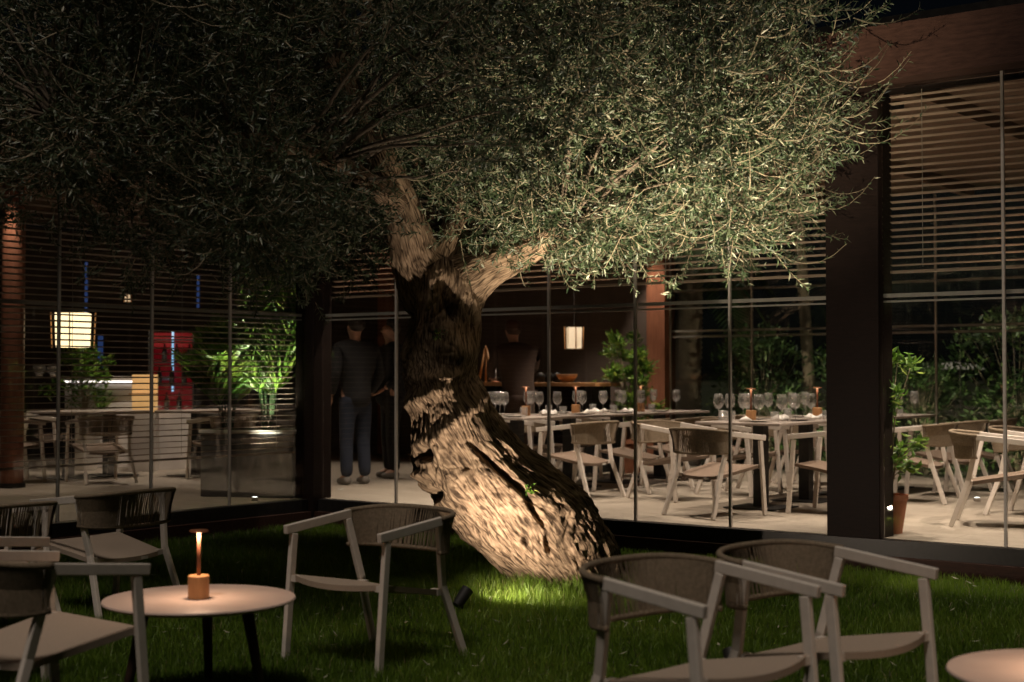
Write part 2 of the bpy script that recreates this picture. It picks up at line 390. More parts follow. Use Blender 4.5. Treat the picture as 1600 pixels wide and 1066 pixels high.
# ------------------------------------------------------------------ pavilion
bld = empty('restaurant_pavilion', W(0, 0, 0), ANG)
tag(bld, 'dark timber and glass restaurant pavilion wrapped around the lawn', 'building')
TOP = 3.43
fl = MB(); fl.span((0.06, 0.02, -.01), (11, 6.3, DECK)); fl.span((-7.5, -7.5, -.01), (-0.02, 0.018, DECK)); fl.span((-7.5, 0.0181, -.01), (0.0599, 6.3, DECK))
o = fl.build('floor', M['floor'], bld)
ce = MB(); ce.span((-0.3, -0.1, TOP + .06), (11, 6.3, TOP + .1)); ce.span((-7.5, -7.5, TOP + .06), (0.1, -0.1001, TOP + .1)); ce.span((-7.5, -0.1, TOP + .06), (-.3001, 6.3, TOP + .1))
ce.build('ceiling', M['ceil'], bld)
rf = MB(); rf.span((-7.6, -0.1, TOP + .381), (11.1, 6.5, TOP + .46)); rf.span((-7.6, -7.6, TOP + .381), (0.1, -.101, TOP + .46)); rf.build('roof', M['dark_metal'], bld)
for k in range(7):                                             # ceiling beams over the dining room
    u0 = 0.9 + 1.6 * k
    MB().span((u0, 0.2, TOP - .06), (u0 + .09, 6.1, TOP + .06)).build('ceiling_beam', M['ceil'], bld)
MB().span((-.12, -.20, TOP - .0), (11, .12, TOP + .38)).build('fascia_beam', M['wood_beam'], bld)
MB().span((-.121, -7.5, TOP - .0), (.2, -.2001, TOP + .38)).build('fascia_beam', M['wood_beam'], bld)
# plinth: dark frame over a proud board
MB().span((.125, -.06, 0.10), (11, .018, DECK - .004)).build('sill_frame', M['dark_metal'], bld)
MB().span((.125, -.11, -.05), (11, -.061, 0.115)).build('plinth_board', M['wood_beam'], bld)
MB().span((-.019, -7.5, 0.10), (.06, -.13, DECK - .004)).build('sill_frame', M['dark_metal'], bld)
MB().span((.061, -7.5, -.05), (.11, -.13, 0.115)).build('plinth_board', M['wood_beam'], bld)
# posts
def post(u0, u1, n0, n1, m=M['wood_dark'], z1=TOP):
    MB().span((u0, n0, -.05), (u1, n1, z1)).build('post', m, bld, bevel=.006)
post(-.12, .12, -.12, .12)
post(5.20, 5.60, -.05, .20)
post(10.2, 10.6, -.16, .16)
post(-.13, .13, -5.6, -5.2)
for u in (0.02, 4.9, -4.6): post(u, u + .27, 5.95, 6.22, M['wood_warm'])
# glazing bars and panes of the lawn-side fronts
def front(axis, spots, zrail=1.94):
    for k in range(len(spots) - 1):
        a, b = spots[k], spots[k + 1]
        z0, z1 = DECK, TOP - .005
        if axis == 'u': MB().span((a + .012, -.008, z0), (b - .012, .004, z1)).build('glass_pane', M['pane'], bld)
        else: MB().span((-.004, a + .012, z0), (.008, b - .012, z1)).build('glass_pane', M['pane'], bld)
    for a in spots[1:-1]:
        if axis == 'u': MB().span((a - .009, -.014, DECK), (a + .009, .012, TOP - .006)).build('glazing_bar', M['alu'], bld)
        else: MB().span((-.012, a - .009, DECK), (.014, a + .009, TOP - .006)).build('glazing_bar', M['alu'], bld)
    a, b = spots[0], spots[-1]
    for dz, hh in ((0, .013), (-.042, .006)):
        if axis == 'u': MB().span((a + .002, .03, zrail + dz - hh), (b - .002, .055, zrail + dz + hh)).build('cross_rail', M['alu'], bld)
        else: MB().span((-.055, a + .002, zrail + dz - hh), (-.03, b - .002, zrail + dz + hh)).build('cross_rail', M['alu'], bld)
front('u', [.122] + [.20 + .84 * k for k in range(1, 6)] + [5.198])
front('u', [5.602, 6.46, 7.36, 8.26, 9.16, 10.198])
front('n', [-5.198, -4.6, -3.72, -2.81, -1.90, -1.04, -.122])
# garden-side front of the dining room
for k in range(9):
    a = .30 + 1.15 * k
    if a < 10: MB().span((a - .01, 6.06, DECK), (a + .01, 6.09, TOP - .006)).build('glazing_bar', M['alu'], bld)
for zz in (1.94, 1.87, 2.45):
    MB().span((.292, 6.10, zz - .014), (4.898, 6.12, zz + .014)).build('cross_rail', M['alu'], bld)
    MB().span((5.172, 6.10, zz - .014), (11, 6.12, zz + .014)).build('cross_rail', M['alu'], bld)
MB().span((.30, 6.07, DECK), (4.895, 6.078, TOP)).build('glass_pane', M['pane'], bld)
MB().span((5.175, 6.07, DECK), (11, 6.078, TOP)).build('glass_pane', M['pane'], bld)
MB().span((-7.6, 6.05, 0), (0.018, 6.2, TOP)).build('back_wall', M['wallpaint'], bld)
MB().span((-7.6, -7.5, 0), (-7.45, 6.049, TOP)).build('back_wall', M['wallpaint'], bld)
MB().span((-7.44, -7.6, 0), (-.14, -7.5, TOP)).build('back_wall', M['wallpaint'], bld)
MB().span((11.0, 0.02, 0), (11.12, 6.2, TOP)).build('back_wall', M['wallpaint'], bld)

# ------------------------------------------------------------------ venetian blinds
def blind(label, axis, a, b, ztop, zbot, step=.05, tilt=-9):
    L = b - a
    c = W((a + b) / 2, .115) if axis == 'u' else W(-.115, (a + b) / 2)
    t = empty('venetian_blind', (c.x, c.y, ztop), ANG if axis == 'u' else ANG + math.pi / 2)
    tag(t, label, 'blind', 'wooden venetian blinds behind the glass')
    me = MB().box((0, 0, 0), (L - .02, .046, .0035)).mesh('slat'); me.materials.append(M['slat'])
    n = int((ztop - .07 - zbot) / step)
    for k in range(n):
        s = link('slat', me, None, t); s.location = (0, 0, -.06 - k * step)
        s.rotation_euler = (R(tilt + random.uniform(-2.5, 2.5)), random.uniform(-.0012, .0012), 0)
    MB().box((0, 0, -.02), (L - .01, .055, .035)).build('headrail', M['wood_dark'], t)
    MB().box((0, 0, -.06 - n * step), (L - .02, .05, .018)).build('bottom_rail', M['slat'], t)
    for q in range(max(2, int(L / 1.1)) + 1):
        x = -L / 2 + .25 + q * (L - .5) / max(2, int(L / 1.1))
        MB().box((x, -.027, -.03 - n * step / 2), (.004, .0015, n * step)).build('ladder_cord', M['cord'], t)
    return t
blind('slatted wooden blind half lowered behind the olive crown, left of the dark pier', 'u', .14, 5.17, TOP - .01, 2.08)
blind('slatted wooden blind half lowered in the bay right of the dark pier', 'u', 5.62, 10.1, TOP - .01, 2.08)
blind('slatted wooden blind lowered almost to the floor in the left-hand wing', 'n', -5.1, -.14, TOP - .01, .62, tilt=-9)

# ------------------------------------------------------------------ armchair
def make_chair(name, w=.275, fabric='seat_fabric'):
    root = empty(name)
    th = .013
    def strip(pts, wd):                 # polygon outline of a flat bar following pts (x,z)
        L_, R_ = [], []
        for i, (x, z) in enumerate(pts):
            a = Vector(pts[max(i - 1, 0)]); b = Vector(pts[min(i + 1, len(pts) - 1)])
            d = (b - a).normalized(); nrm = Vector((-d.y, d.x)) * wd
            L_.append((x + nrm.x, z + nrm.y)); R_.append((x - nrm.x, z - nrm.y))
        return L_, R_
    def flatbar(mb, pts, wd, ys):
        A, B = strip(pts, wd); n = len(pts); i0 = len(mb.v)
        if not hasattr(ys, '__len__'): ys = [ys] * n
        for k in range(n):
            for (x, z), yy in ((A[k], ys[k] - th), (B[k], ys[k] - th), (B[k], ys[k] + th), (A[k], ys[k] + th)): mb.v.append((x, yy, z))
        for k in range(n - 1):
            for q in range(4): mb.f.append((i0 + k * 4 + q, i0 + k * 4 + (q + 1) % 4, i0 + k * 4 + 4 + (q + 1) % 4, i0 + k * 4 + 4 + q))
        mb.f.append((i0 + 3, i0 + 2, i0 + 1, i0)); e = i0 + (n - 1) * 4; mb.f.append((e, e + 1, e + 2, e + 3))
    for s in (-1, 1):
        y = s * w
        m = MB(); flatbar(m, [(.27, 0), (.238, .38), (.217, .612)], .019, y); m.build('front_leg', M['white_metal'], root, bevel=.004)
        m = MB(); flatbar(m, [(-.345, 0), (-.215, .36), (-.150,   .655)], .019, [y, y - s * .035, y]); m.build('rear_leg', M['white_metal'], root, bevel=.004)
        m = MB(); flatbar(m, [(.272, .632), (-.172, .678)], .0215, y + s * .002); m.build('armrest', M['white_metal'], root, bevel=.004)
    # seat: sagging panel with a bowed front edge
    nx, ny = 14, 14; V, F = [], []
    for lay in (0, 1):
        for i in range(nx + 1):
            for j in range(ny + 1):
                fx, fy = i / nx, j / ny * 2 - 1
                bow = .055 * (1 - fy * fy) * fx - .03 * (1 - fy * fy) * (1 - fx)
                x = -.205 + .44 * fx + bow; yy = fy * (w - .013 - .035 * (1 - fx))
                z = .418 - .014 * (1 - fy * fy) * (1 - .3 * fx) - .006 * fx * (1 - fy * fy) - .078 * (1 - fx) - (.026 if lay else 0)
                V.append((x, yy, z))
    n1 = (nx + 1) * (ny + 1)
    for i in range(nx):
        for j in range(ny):
            q = i * (ny + 1) + j
            F.append((q, q + ny + 1, q + ny + 2, q + 1)); F.append((n1 + q, n1 + q + 1, n1 + q + ny + 2, n1 + q + ny + 1))
    def edge(q, r): F.append((q, r, n1 + r, n1 + q))
    for j in range(ny): edge(j, j + 1); q = nx * (ny + 1) + j; edge(q + 1, q)
    for i in range(nx): q = i * (ny + 1); edge(q + ny + 1, q); edge(q + ny, q + 2 * ny + 1)
    mb = MB(); mb.v = V; mb.f = F; so_ = mb.build('seat', M[fabric], root); smooth_angle(so_, 50)
    for s in (-1, 1): MB().box((.232, s * (w - .028), .398), (.026, .05, .03)).build('seat_bracket', M['white_metal'], root); MB().box((-.2, s * (w - .062), .330), (.026, .05, .03)).build('seat_bracket', M['white_metal'], root)
    MB().box((-.238, -.10, .313), (.003, .05, .016)).build('sewn_tag', M['tag'], so_)
    # backrest: U-shaped rails wrapped with cord
    def ushape(th_, inset, z0, z1):
        c, s_ = math.cos(th_), math.sin(th_)
        x = -.14 - (.225 - inset) * math.copysign(abs(c) ** .75, c); y = (w + .017 - inset * .4) * math.copysign(abs(s_) ** .75, s_)
        return Vector((x, y, z0 + (z1 - z0) * c ** 1.2))
    ths = [R(-89 + 178 * k / 40) for k in range(41)]
    top = [ushape(t, 0, .690, .712) for t in ths]; bot = [ushape(t, .045, .525, .515) for t in ths]
    m = MB(); m.tube(top, .013, 8); m.build('top_rail', M['rope'], root, True)
    m = MB(); m.tube(bot, .011, 8); m.build('bottom_rail', M['rope'], root, True)
    m = MB(); rs = random.Random(4)
    N = 92
    for k in range(N):
        t = R(-88 + 176 * (k + .5) / N); a = ushape(t, 0, .690, .712); b = ushape(t + R(rs.uniform(-1.0, 1.0)), .045, .525, .515)
        out_ = Vector((a.x + .15, a.y, 0)).normalized(); tg = Vector((-out_.y, out_.x, 0))
        wv = .0042 * rs.uniform(.8, 1.1)
        for off in (.010, -.010):
            i = len(m.v); o_ = out_ * off
            mid = (a + b) / 2 + out_ * (off * .6 - .006)
            for p in (a + o_, mid, b + o_): m.v += [tuple(p - tg * wv), tuple(p + tg * wv)]
            m.f += [(i, i + 1, i + 3, i + 2), (i + 2, i + 3, i + 5, i + 4)]
    wv_ = m.build('woven_cord', M['rope'], root); wv_["kind"] = "stuff"
    return root

def place(root, label, cat, group, loc, rz, used=[]):
    o = root if id(root) not in used else copy_tree(root)
    used.append(id(root)); o.location = loc; o.rotation_euler = (0, 0, rz)
    tag(o, label, cat, group)
    return o

garden = make_chair('garden_armchair', .305)
GG = 'armchairs standing on the lawn'
def hd(x, y): return math.atan2(y, x)
def gchair(x, d, hx, hy, label, z=0.0): return place(garden, label, 'chair', GG, (x, d, z), hd(hx, hy))
gchair(-.681, 6.883, -.612, -.791, 'pale armchair standing between the lamp table and the olive trunk')
gchair(-2.395, 8.379, -.817, .577, 'pale armchair behind the lamp table, turned towards the glass front')
gchair(-2.81, 7.50, -.75, .66, 'armchair at the left picture edge showing its dark woven back')
gchair(-1.80, 5.45, .64, .768, 'nearest armchair on the left, its pale seat facing the lamp table')
gchair(-2.47, 6.28, .50, .87, 'armchair cut off by the left picture edge, its arm pointing at the lamp')
gchair(.641, 4.872, .687, -.727, 'nearest armchair on the right, its seat cut by the lower picture edge')
gchair(1.176, 5.312, .687, -.727, 'rear one of the two armchairs in front of the dark pier')

dining = make_chair('dining_armchair', .275, 'seat_brown')
DG = 'armchairs around the set dining tables'
def dchair(u, n, h, label):
    p = W(u, n, DECK + .003); return place(dining, label, 'chair', DG, p, ANG + R(h + random.uniform(-7, 7)))
dchair(3.86, .78, 78, 'dining armchair at the near head of the right-hand table, woven back to the lawn')
dchair(1.95, 1.55, 172, 'nearest dining armchair on the right side of the left-hand table')
dchair(1.98, 2.45, 178, 'second dining armchair on the right side of the left-hand table')
dchair(1.98, 3.35, 182, 'third dining armchair on the right side of the left-hand table')
dchair(.42, 2.30, 4, 'dining armchair just right of the trunk, on the far side of the left-hand table')
dchair(.42, 3.20, -3, 'second dining armchair along the far side of the left-hand table')
dchair(.44, 4.05, 3, 'dining armchair in front of the bushy potted plant')
dchair(2.80, 1.90, -8, 'nearest dining armchair on the left side of the right-hand table')
dchair(3.05, 2.75, 2, 'second dining armchair on the left side of the right-hand table')
dchair(3.05, 3.60, -2, 'third dining armchair on the left side of the right-hand table')
dchair(4.52, 1.55, 176, 'dining armchair just left of the dark pier, facing the right-hand table')
dchair(4.66, 3.05, 181, 'first of the dining armchairs seen right of the dark pier')
dchair(4.66, 3.85, 177, 'second of the dining armchairs seen right of the dark pier')
dchair(4.70, 4.65, 185, 'third of the dining armchairs seen right of the dark pier')
dchair(5.98, 1.38, 8, 'dining armchair at the right picture edge beside the glazing bar')
dchair(3.02, 4.45, 3, 'fourth dining armchair on the left side of the right-hand table')
dchair(1.98, 4.25, 176, 'farthest dining armchair on the right side of the left-hand table')
dchair(5.98, 2.35, -4, 'dining armchair partly behind the one at the right picture edge')
dchair(-4.0, -.55, 80, 'dim dining armchair in the left wing in front of the white bar')
dchair(-3.2, .0, 170, 'dim dining armchair in the left wing near the red cabinet')
dchair(-4.75, .1, 10, 'dim dining armchair in the left wing below the big lantern')
dchair(-2.55, 1.15, 175, 'dim dining armchair in the left wing beside the palm')

# ------------------------------------------------------------------ coffee tables and lamps on the lawn
def coffee_table(label, loc, r=.40, h=.44):
    t = empty('coffee_table', loc); tag(t, label, 'table', 'round coffee tables on the lawn')
    m = MB(); m.lathe([(0, h - .022), (r - .03, h - .022), (r - .006, h - .014), (r, h - .007), (r - .003, h - .001), (r - .012, h), (0, h)], 72)
    smooth_angle(m.build('table_top', M['table_pale'], t), 30)
    for k in range(3):
        a = R(95 + 120 * k); ca, sa = math.cos(a), math.sin(a)
        m = MB(); m.tube([(ca * .24, sa * .24, h - .025), (ca * .33, sa * .33, 0)], [.026, .016], 14); m.build('leg', M['table_leg'], t, True)
    return t
CT = px(314, 933, 6.0); CT.z = 0
coffee_table('round pale coffee table carrying a small copper lamp', CT)
CT2 = Vector((1.78, 4.49, 0))
coffee_table('round pale coffee table cut off by the lower right corner', CT2)

def table_lamp(label, loc, energy, scale=1.0, group='copper table lamps', light=True):
    t = empty('table_lamp', loc); t.scale = (scale,) * 3; tag(t, label, 'lamp', group)
    m = MB(); m.lathe([(0, 0), (.042, 0), (.044, .003), (.044, .093), (.041, .097), (0, .097)], 32); smooth_angle(m.build('base', M['lamp_wood'], t), 30)
    m = MB(); m.tube([(0, 0, .09), (0, 0, .275)], [.0085, .0075], 12); m.build('stem', M['stem'], t, True)
    m = MB(); m.lathe([(.012, .276), (.037, .279), (.041, .282), (.037, .286), (0, .288)], 28); m.build('shade', M['copper'], t, True)
    m = MB(); m.lathe([(.0, .2735), (.011, .2735), (.0112, .2765)], 16); m.build('diffuser', M['lamp_glow'], t)
    if light:
        l = bpy.data.lights.new('lamp_light', 'AREA'); l.shape = 'DISK'; l.size = .068; l.energy = energy * .27; l.color = (1, .66, .42)
        lo = bpy.data.objects.new('lamp_light', l); col.objects.link(lo); lo.parent = t; lo.location = (0, 0, .2725)
    return t
lampz = .44
table_lamp('small copper lamp with wooden base, lit on the coffee table', (CT.x, CT.y - .02, lampz), 6.0)
table_lamp('small lit copper lamp on the corner coffee table beyond the picture edge', (CT2.x + .05, CT2.y, lampz), 9.0)

# ------------------------------------------------------------------ ground spotlight beside the trunk
def ground_spot(label, SP, SPD, energy, size, blend, color=(1, .80, .58)):
    SPD = Vector(SPD).normalized(); sp = empty('ground_spotlight', SP); tag(sp, label, 'spotlight', 'spike spotlights in the lawn')
    q = Vector((0, 0, 1)).rotation_difference(SPD).to_matrix()
    m = MB(); m.tube([(0, 0, -.02), (0, 0, .07)], [.008, .012], 10); m.build('spike', M['black'], sp, True)
    m = MB(); m.lathe([(0, -.055), (.026, -.055), (.032, -.03), (.036, .05), (.037, .062), (.033, .062), (.031, .035), (0, .03)], 24)
    m.v = [tuple(q @ Vector(v) + Vector((0, 0, .095))) for v in m.v]; smooth_angle(m.build('housing', M['black'], sp), 40)
    m = MB(); m.lathe([(0, .037), (.028, .037)], 24); m.v = [tuple(q @ Vector(v) + Vector((0, 0, .095))) for v in m.v]; m.build('lens', M['spot_glow'], sp)
    l0 = Vector((0, 0, .095)) + SPD * .068
    spot('spot_light', sp, l0, l0 + SPD, energy, size, blend, color, .012)
SP = px(722, 945, 8.22); SP.z = 0
ground_spot('small dark spike spotlight in the grass beside the trunk, behind the middle armchair', SP, (.72, .62, 1.0), 128, 150, .85, (1, .82, .64))
ground_spot('spike spotlight in the grass behind the two right-hand armchairs, aimed at the crown', (.98, 6.36, 0), (.02, 2.75, 3.0), 1850, 57, .9, (1, .83, .59))

# ------------------------------------------------------------------ olive tree
tree = empty('olive_tree', (.38, 9.42, 0)); tag(tree, 'old leaning olive tree lit from below in the middle of the lawn', 'tree')
TO = Vector((.38, 9.42, 0))
rows = [(945, 775, 1000, 9.50, .42), (925, 785, 985, 9.48, .40), (900, 792, 974, 9.45, .38), (870, 754, 968, 9.40, .38), (840, 716, 961, 9.35, .38), (800, 682, 943, 9.30, .38),
        (760, 652, 906, 9.25, .37), (720, 643, 853, 9.22, .35), (680, 640, 803, 9.20, .33), (640, 636, 772, 9.20, .31),
        (605, 630, 756, 9.26, .28), (575, 629, 749, 9.44, .25), (540, 631, 747, 9.54, .25), (500, 636, 750, 9.58, .25), (465, 634, 754, 9.56, .26), (432, 626, 762, 9.53, .25), (416, 636, 750, 9.53, .19), (406, 652, 735, 9.53, .12), (400, 680, 710, 9.53, .02)]
RA = []
for y, xl, xr, d, b in rows:
    p = px((xl + xr) / 2, y, d); RA.append((p.z, p.x, (xr - xl) / 2 / FPX * d, d, b))
RA = np.array(RA)
def catmull(A, n):
    t = np.linspace(0, len(A) - 1.0001, n); i = t.astype(int); f = (t - i)[:, None]
    g = lambda k: A[np.clip(i + k, 0, len(A) - 1)]
    a, b, c, d = g(-1), g(0), g(1), g(2)
    return .5 * (2 * b + (c - a) * f + (2 * a - 5 * b + 4 * c - d) * f ** 2 + (3 * b - a - 3 * c + d) * f ** 3)
def surf(V, uvs, nr, ns, name):
    idx = np.arange(nr * ns).reshape(nr, ns); a = idx[:-1]; b = idx[1:]
    F = np.stack([a, np.roll(a, -1, 1), np.roll(b, -1, 1), b], -1).reshape(-1, 4)
    me = np_mesh(name, V.reshape(-1, 3), F)
    uv = me.uv_layers.new(name="UVMap"); li = np.empty(len(me.loops), np.int32); me.loops.foreach_get("vertex_index", li)
    U = uvs.reshape(-1, 2)[li].copy(); U4 = U.reshape(-1, 4, 2)
    uv.data.foreach_set("uv", U4.astype(np.float32).ravel())
    return me
def bark_disp(th, s, circ, amp=1.0):
    # ridged fissures running along the limb, periodic in th
    c, sn = np.cos(th), np.sin(th); k = circ / 6.283
    warp = (fbm(np.stack([c * 2 * k * 3, sn * 2 * k * 3, s * 2.2], -1), 3) - .5)
    A = th + warp * 0.9 + 0.25 * np.sin(s * 3.1)
    c, sn = np.cos(A), np.sin(A)
    r1 = 1 - np.abs(fbm(np.stack([c * k * 10, sn * k * 10, s * 2.3], -1), 3) * 2 - 1)
    r2 = 1 - np.abs(fbm(np.stack([c * k * 30 + 9, sn * k * 30, s * 10.0], -1), 3) * 2 - 1)
    r3 = 1 - np.abs(vnoise(np.stack([c * k * 60 + 3, sn * k * 60, s * 15.0], -1)) * 2 - 1)
    lump = fbm(np.stack([c * k * 3.5 + 5, sn * k * 3.5, s * 2.5], -1), 3) - .5
    return amp * (.13 * lump - .024 * (r1 ** 3 - .3) - .017 * (r2 ** 3 - .3) - .012 * (r3 ** 2 - .3))
nr, ns = 600, 400
C = catmull(RA, nr); th = np.linspace(0, 2 * math.pi, ns, endpoint=False)
TH, _ = np.meshgrid(th, np.arange(nr)); ctr = C[:, [1, 3, 0]]
slen = np.concatenate([[0], np.cumsum(np.linalg.norm(np.diff(ctr, axis=0), axis=1))]); S = np.repeat(slen[:, None], ns, 1)
a_, b_ = C[:, 2][:, None], C[:, 4][:, None]
D = bark_disp(TH, S, 2.0) * np.clip((C[:, 4][:, None]) / .25, .2, 1)
D = D + (.055 * np.exp(-np.clip(ctr[:, 2], 0, 9) / .11))[:, None] * (np.cos(5 * TH + .6) + .6 * np.cos(8 * TH + 2))
Vx = ctr[:, 0][:, None] + np.cos(TH) * (a_ + D); Vy = ctr[:, 1][:, None] + np.sin(TH) * (b_ + D); Vz = np.repeat(ctr[:, 2][:, None], ns, 1) + .02 * (fbm(np.stack([np.cos(TH) * 4, np.sin(TH) * 4, S * 4], -1), 2) - .5)
V = np.stack([Vx, Vy, Vz], -1)
# hollows, folds and burls, by their place on the trunk
cen = np.stack([np.repeat(ctr[:, 0][:, None], ns, 1), np.repeat(ctr[:, 1][:, None], ns, 1), Vz], -1); outw = unit(V - cen)
frontw = np.clip(-np.sin(TH) * 1.6 + .3, 0, 1)
def feature(x, y, rx, ry, depth, ang=0, power=2):
    global V
    d = 9.0; P = px(x, y, d); dx = (V[..., 0] / V[..., 1] - P.x / d) * 9.0; dz = ((V[..., 2] - HC) / V[..., 1] - (P.z - HC) / d) * 9.0
    ca, sa = math.cos(ang), math.sin(ang); e1 = (dx * ca + dz * sa) / rx; e2 = (-dx * sa + dz * ca) / ry
    wgt = np.exp(-(e1 ** 2 + e2 ** 2) ** (power / 2)) * frontw
    V = V + outw * (depth * wgt)[..., None]
feature(668, 708, .05, .045, -.13, 0, 3); feature(675, 700, .13, .12, .055, 0, 2)
feature(672, 775, .06, .04, -.11, .3, 3); feature(655, 742, .07, .03, .05)
feature(700, 740, .03, .20, .045, .35); feature(735, 735, .025, .22, -.035, .5)
feature(704, 552, .10, .17, .19, 0, 2); feature(690, 588, .10, .035, .12, .2)
feature(702, 470, .04, .12, -.16, .25, 4); feature(735, 490, .035, .22, .08, .12); feature(675, 470, .04, .2, .06, -.1)
feature(795, 745, .025, .28, -.09, .85, 3); feature(838, 800, .022, .12, -.08, .6, 3); feature(858, 850, .03, .06, -.07, .2, 4); feature(820, 845, .02, .03, -.05, 0, 4)
feature(660, 620, .05, .22, .06, -1.0); feature(720, 650, .05, .25, .05, -.8)
V = V - np.array(TO)
uvs = np.stack([TH / 6.283 * 2.0, S], -1)
# make uv periodic enough: mirror instead of wrap so the seam (at the side) stays hidden
uvs[..., 0] = np.abs(((TH + math.pi * .0) / 6.283 * 2) % 2 - 1) * 2
me = surf(V, uvs, nr, ns, 'trunk'); tr_o = link('trunk', me, M['bark'], tree, True)
def limb(name, pts, nr_=150, ns_=90, amp=.55):
    A = np.array([(*px(x, y, d), r) for x, y, d, r in pts]); C2 = catmull(A, nr_); ct = C2[:, :3]; r = C2[:, 3]
    T = unit(np.gradient(ct, axis=0)); ref = np.array([0, 1.0, 0]); a = unit(ref - T * (T @ ref)[:, None]); b = np.cross(T, a)
    th = np.linspace(0, 6.28318, ns_, endpoint=False); TH2, _ = np.meshgrid(th, np.arange(nr_))
    sl_ = np.concatenate([[0], np.cumsum(np.linalg.norm(np.diff(ct, axis=0), axis=1))]); S2 = np.repeat(sl_[:, None], ns_, 1)
    D2 = bark_disp(TH2, S2 + 11, 1.0, amp) * (r[:, None] / .14)
    rr = r[:, None] + D2
    V2 = ct[:, None] + (np.cos(TH2) * rr)[..., None] * a[:, None] + (np.sin(TH2) * rr)[..., None] * b[:, None] - np.array(TO)
    uv2 = np.stack([np.abs((TH2 / 6.283 * 2) % 2 - 1), S2 + 3], -1)
    link(name, surf(V2, uv2, nr_, ns_, name), M['bark'], tree, True); return ct, r
LA = limb('limb', [(700, 510, 9.58, .16), (678, 460, 9.55, .205), (654, 405, 9.47, .19), (637, 352, 9.30, .155), (618, 300, 9.18, .13), (598, 255, 9.10, .115), (575, 205, 9.1, .09), (540, 120, 9.15, .07), (470, 20, 9.3, .05), (420, -80, 9.4, .03)])
LB = limb('limb', [(690, 500, 9.58, .16), (716, 452, 9.52, .19), (758, 422, 9.35, .16), (800, 402, 9.2, .13), (835, 384, 9.08, .105), (872, 360, 9.08, .088), (908, 318, 9.28, .075), (965, 215, 9.5, .055), (1050, 90, 9.6, .04), (1130, -40, 9.6, .025)])
LC = limb('limb', [(640, 330, 9.35, .10), (600, 300, 9.0, .08), (520, 250, 8.6, .06), (400, 220, 8.3, .05), (250, 210, 8.2, .035), (60, 180, 8.2, .02)], 110, 50)
LD = limb('limb', [(690, 470, 9.58, .17), (700, 410, 9.56, .15), (725, 330, 9.6, .10), (760, 230, 9.6, .07), (800, 100, 9.6, .05), (840, -60, 9.7, .03)], 110, 50)
SK = np.concatenate([LA[0][60::6], LB[0][60::6], LC[0][20::6], LD[0][40::6]])

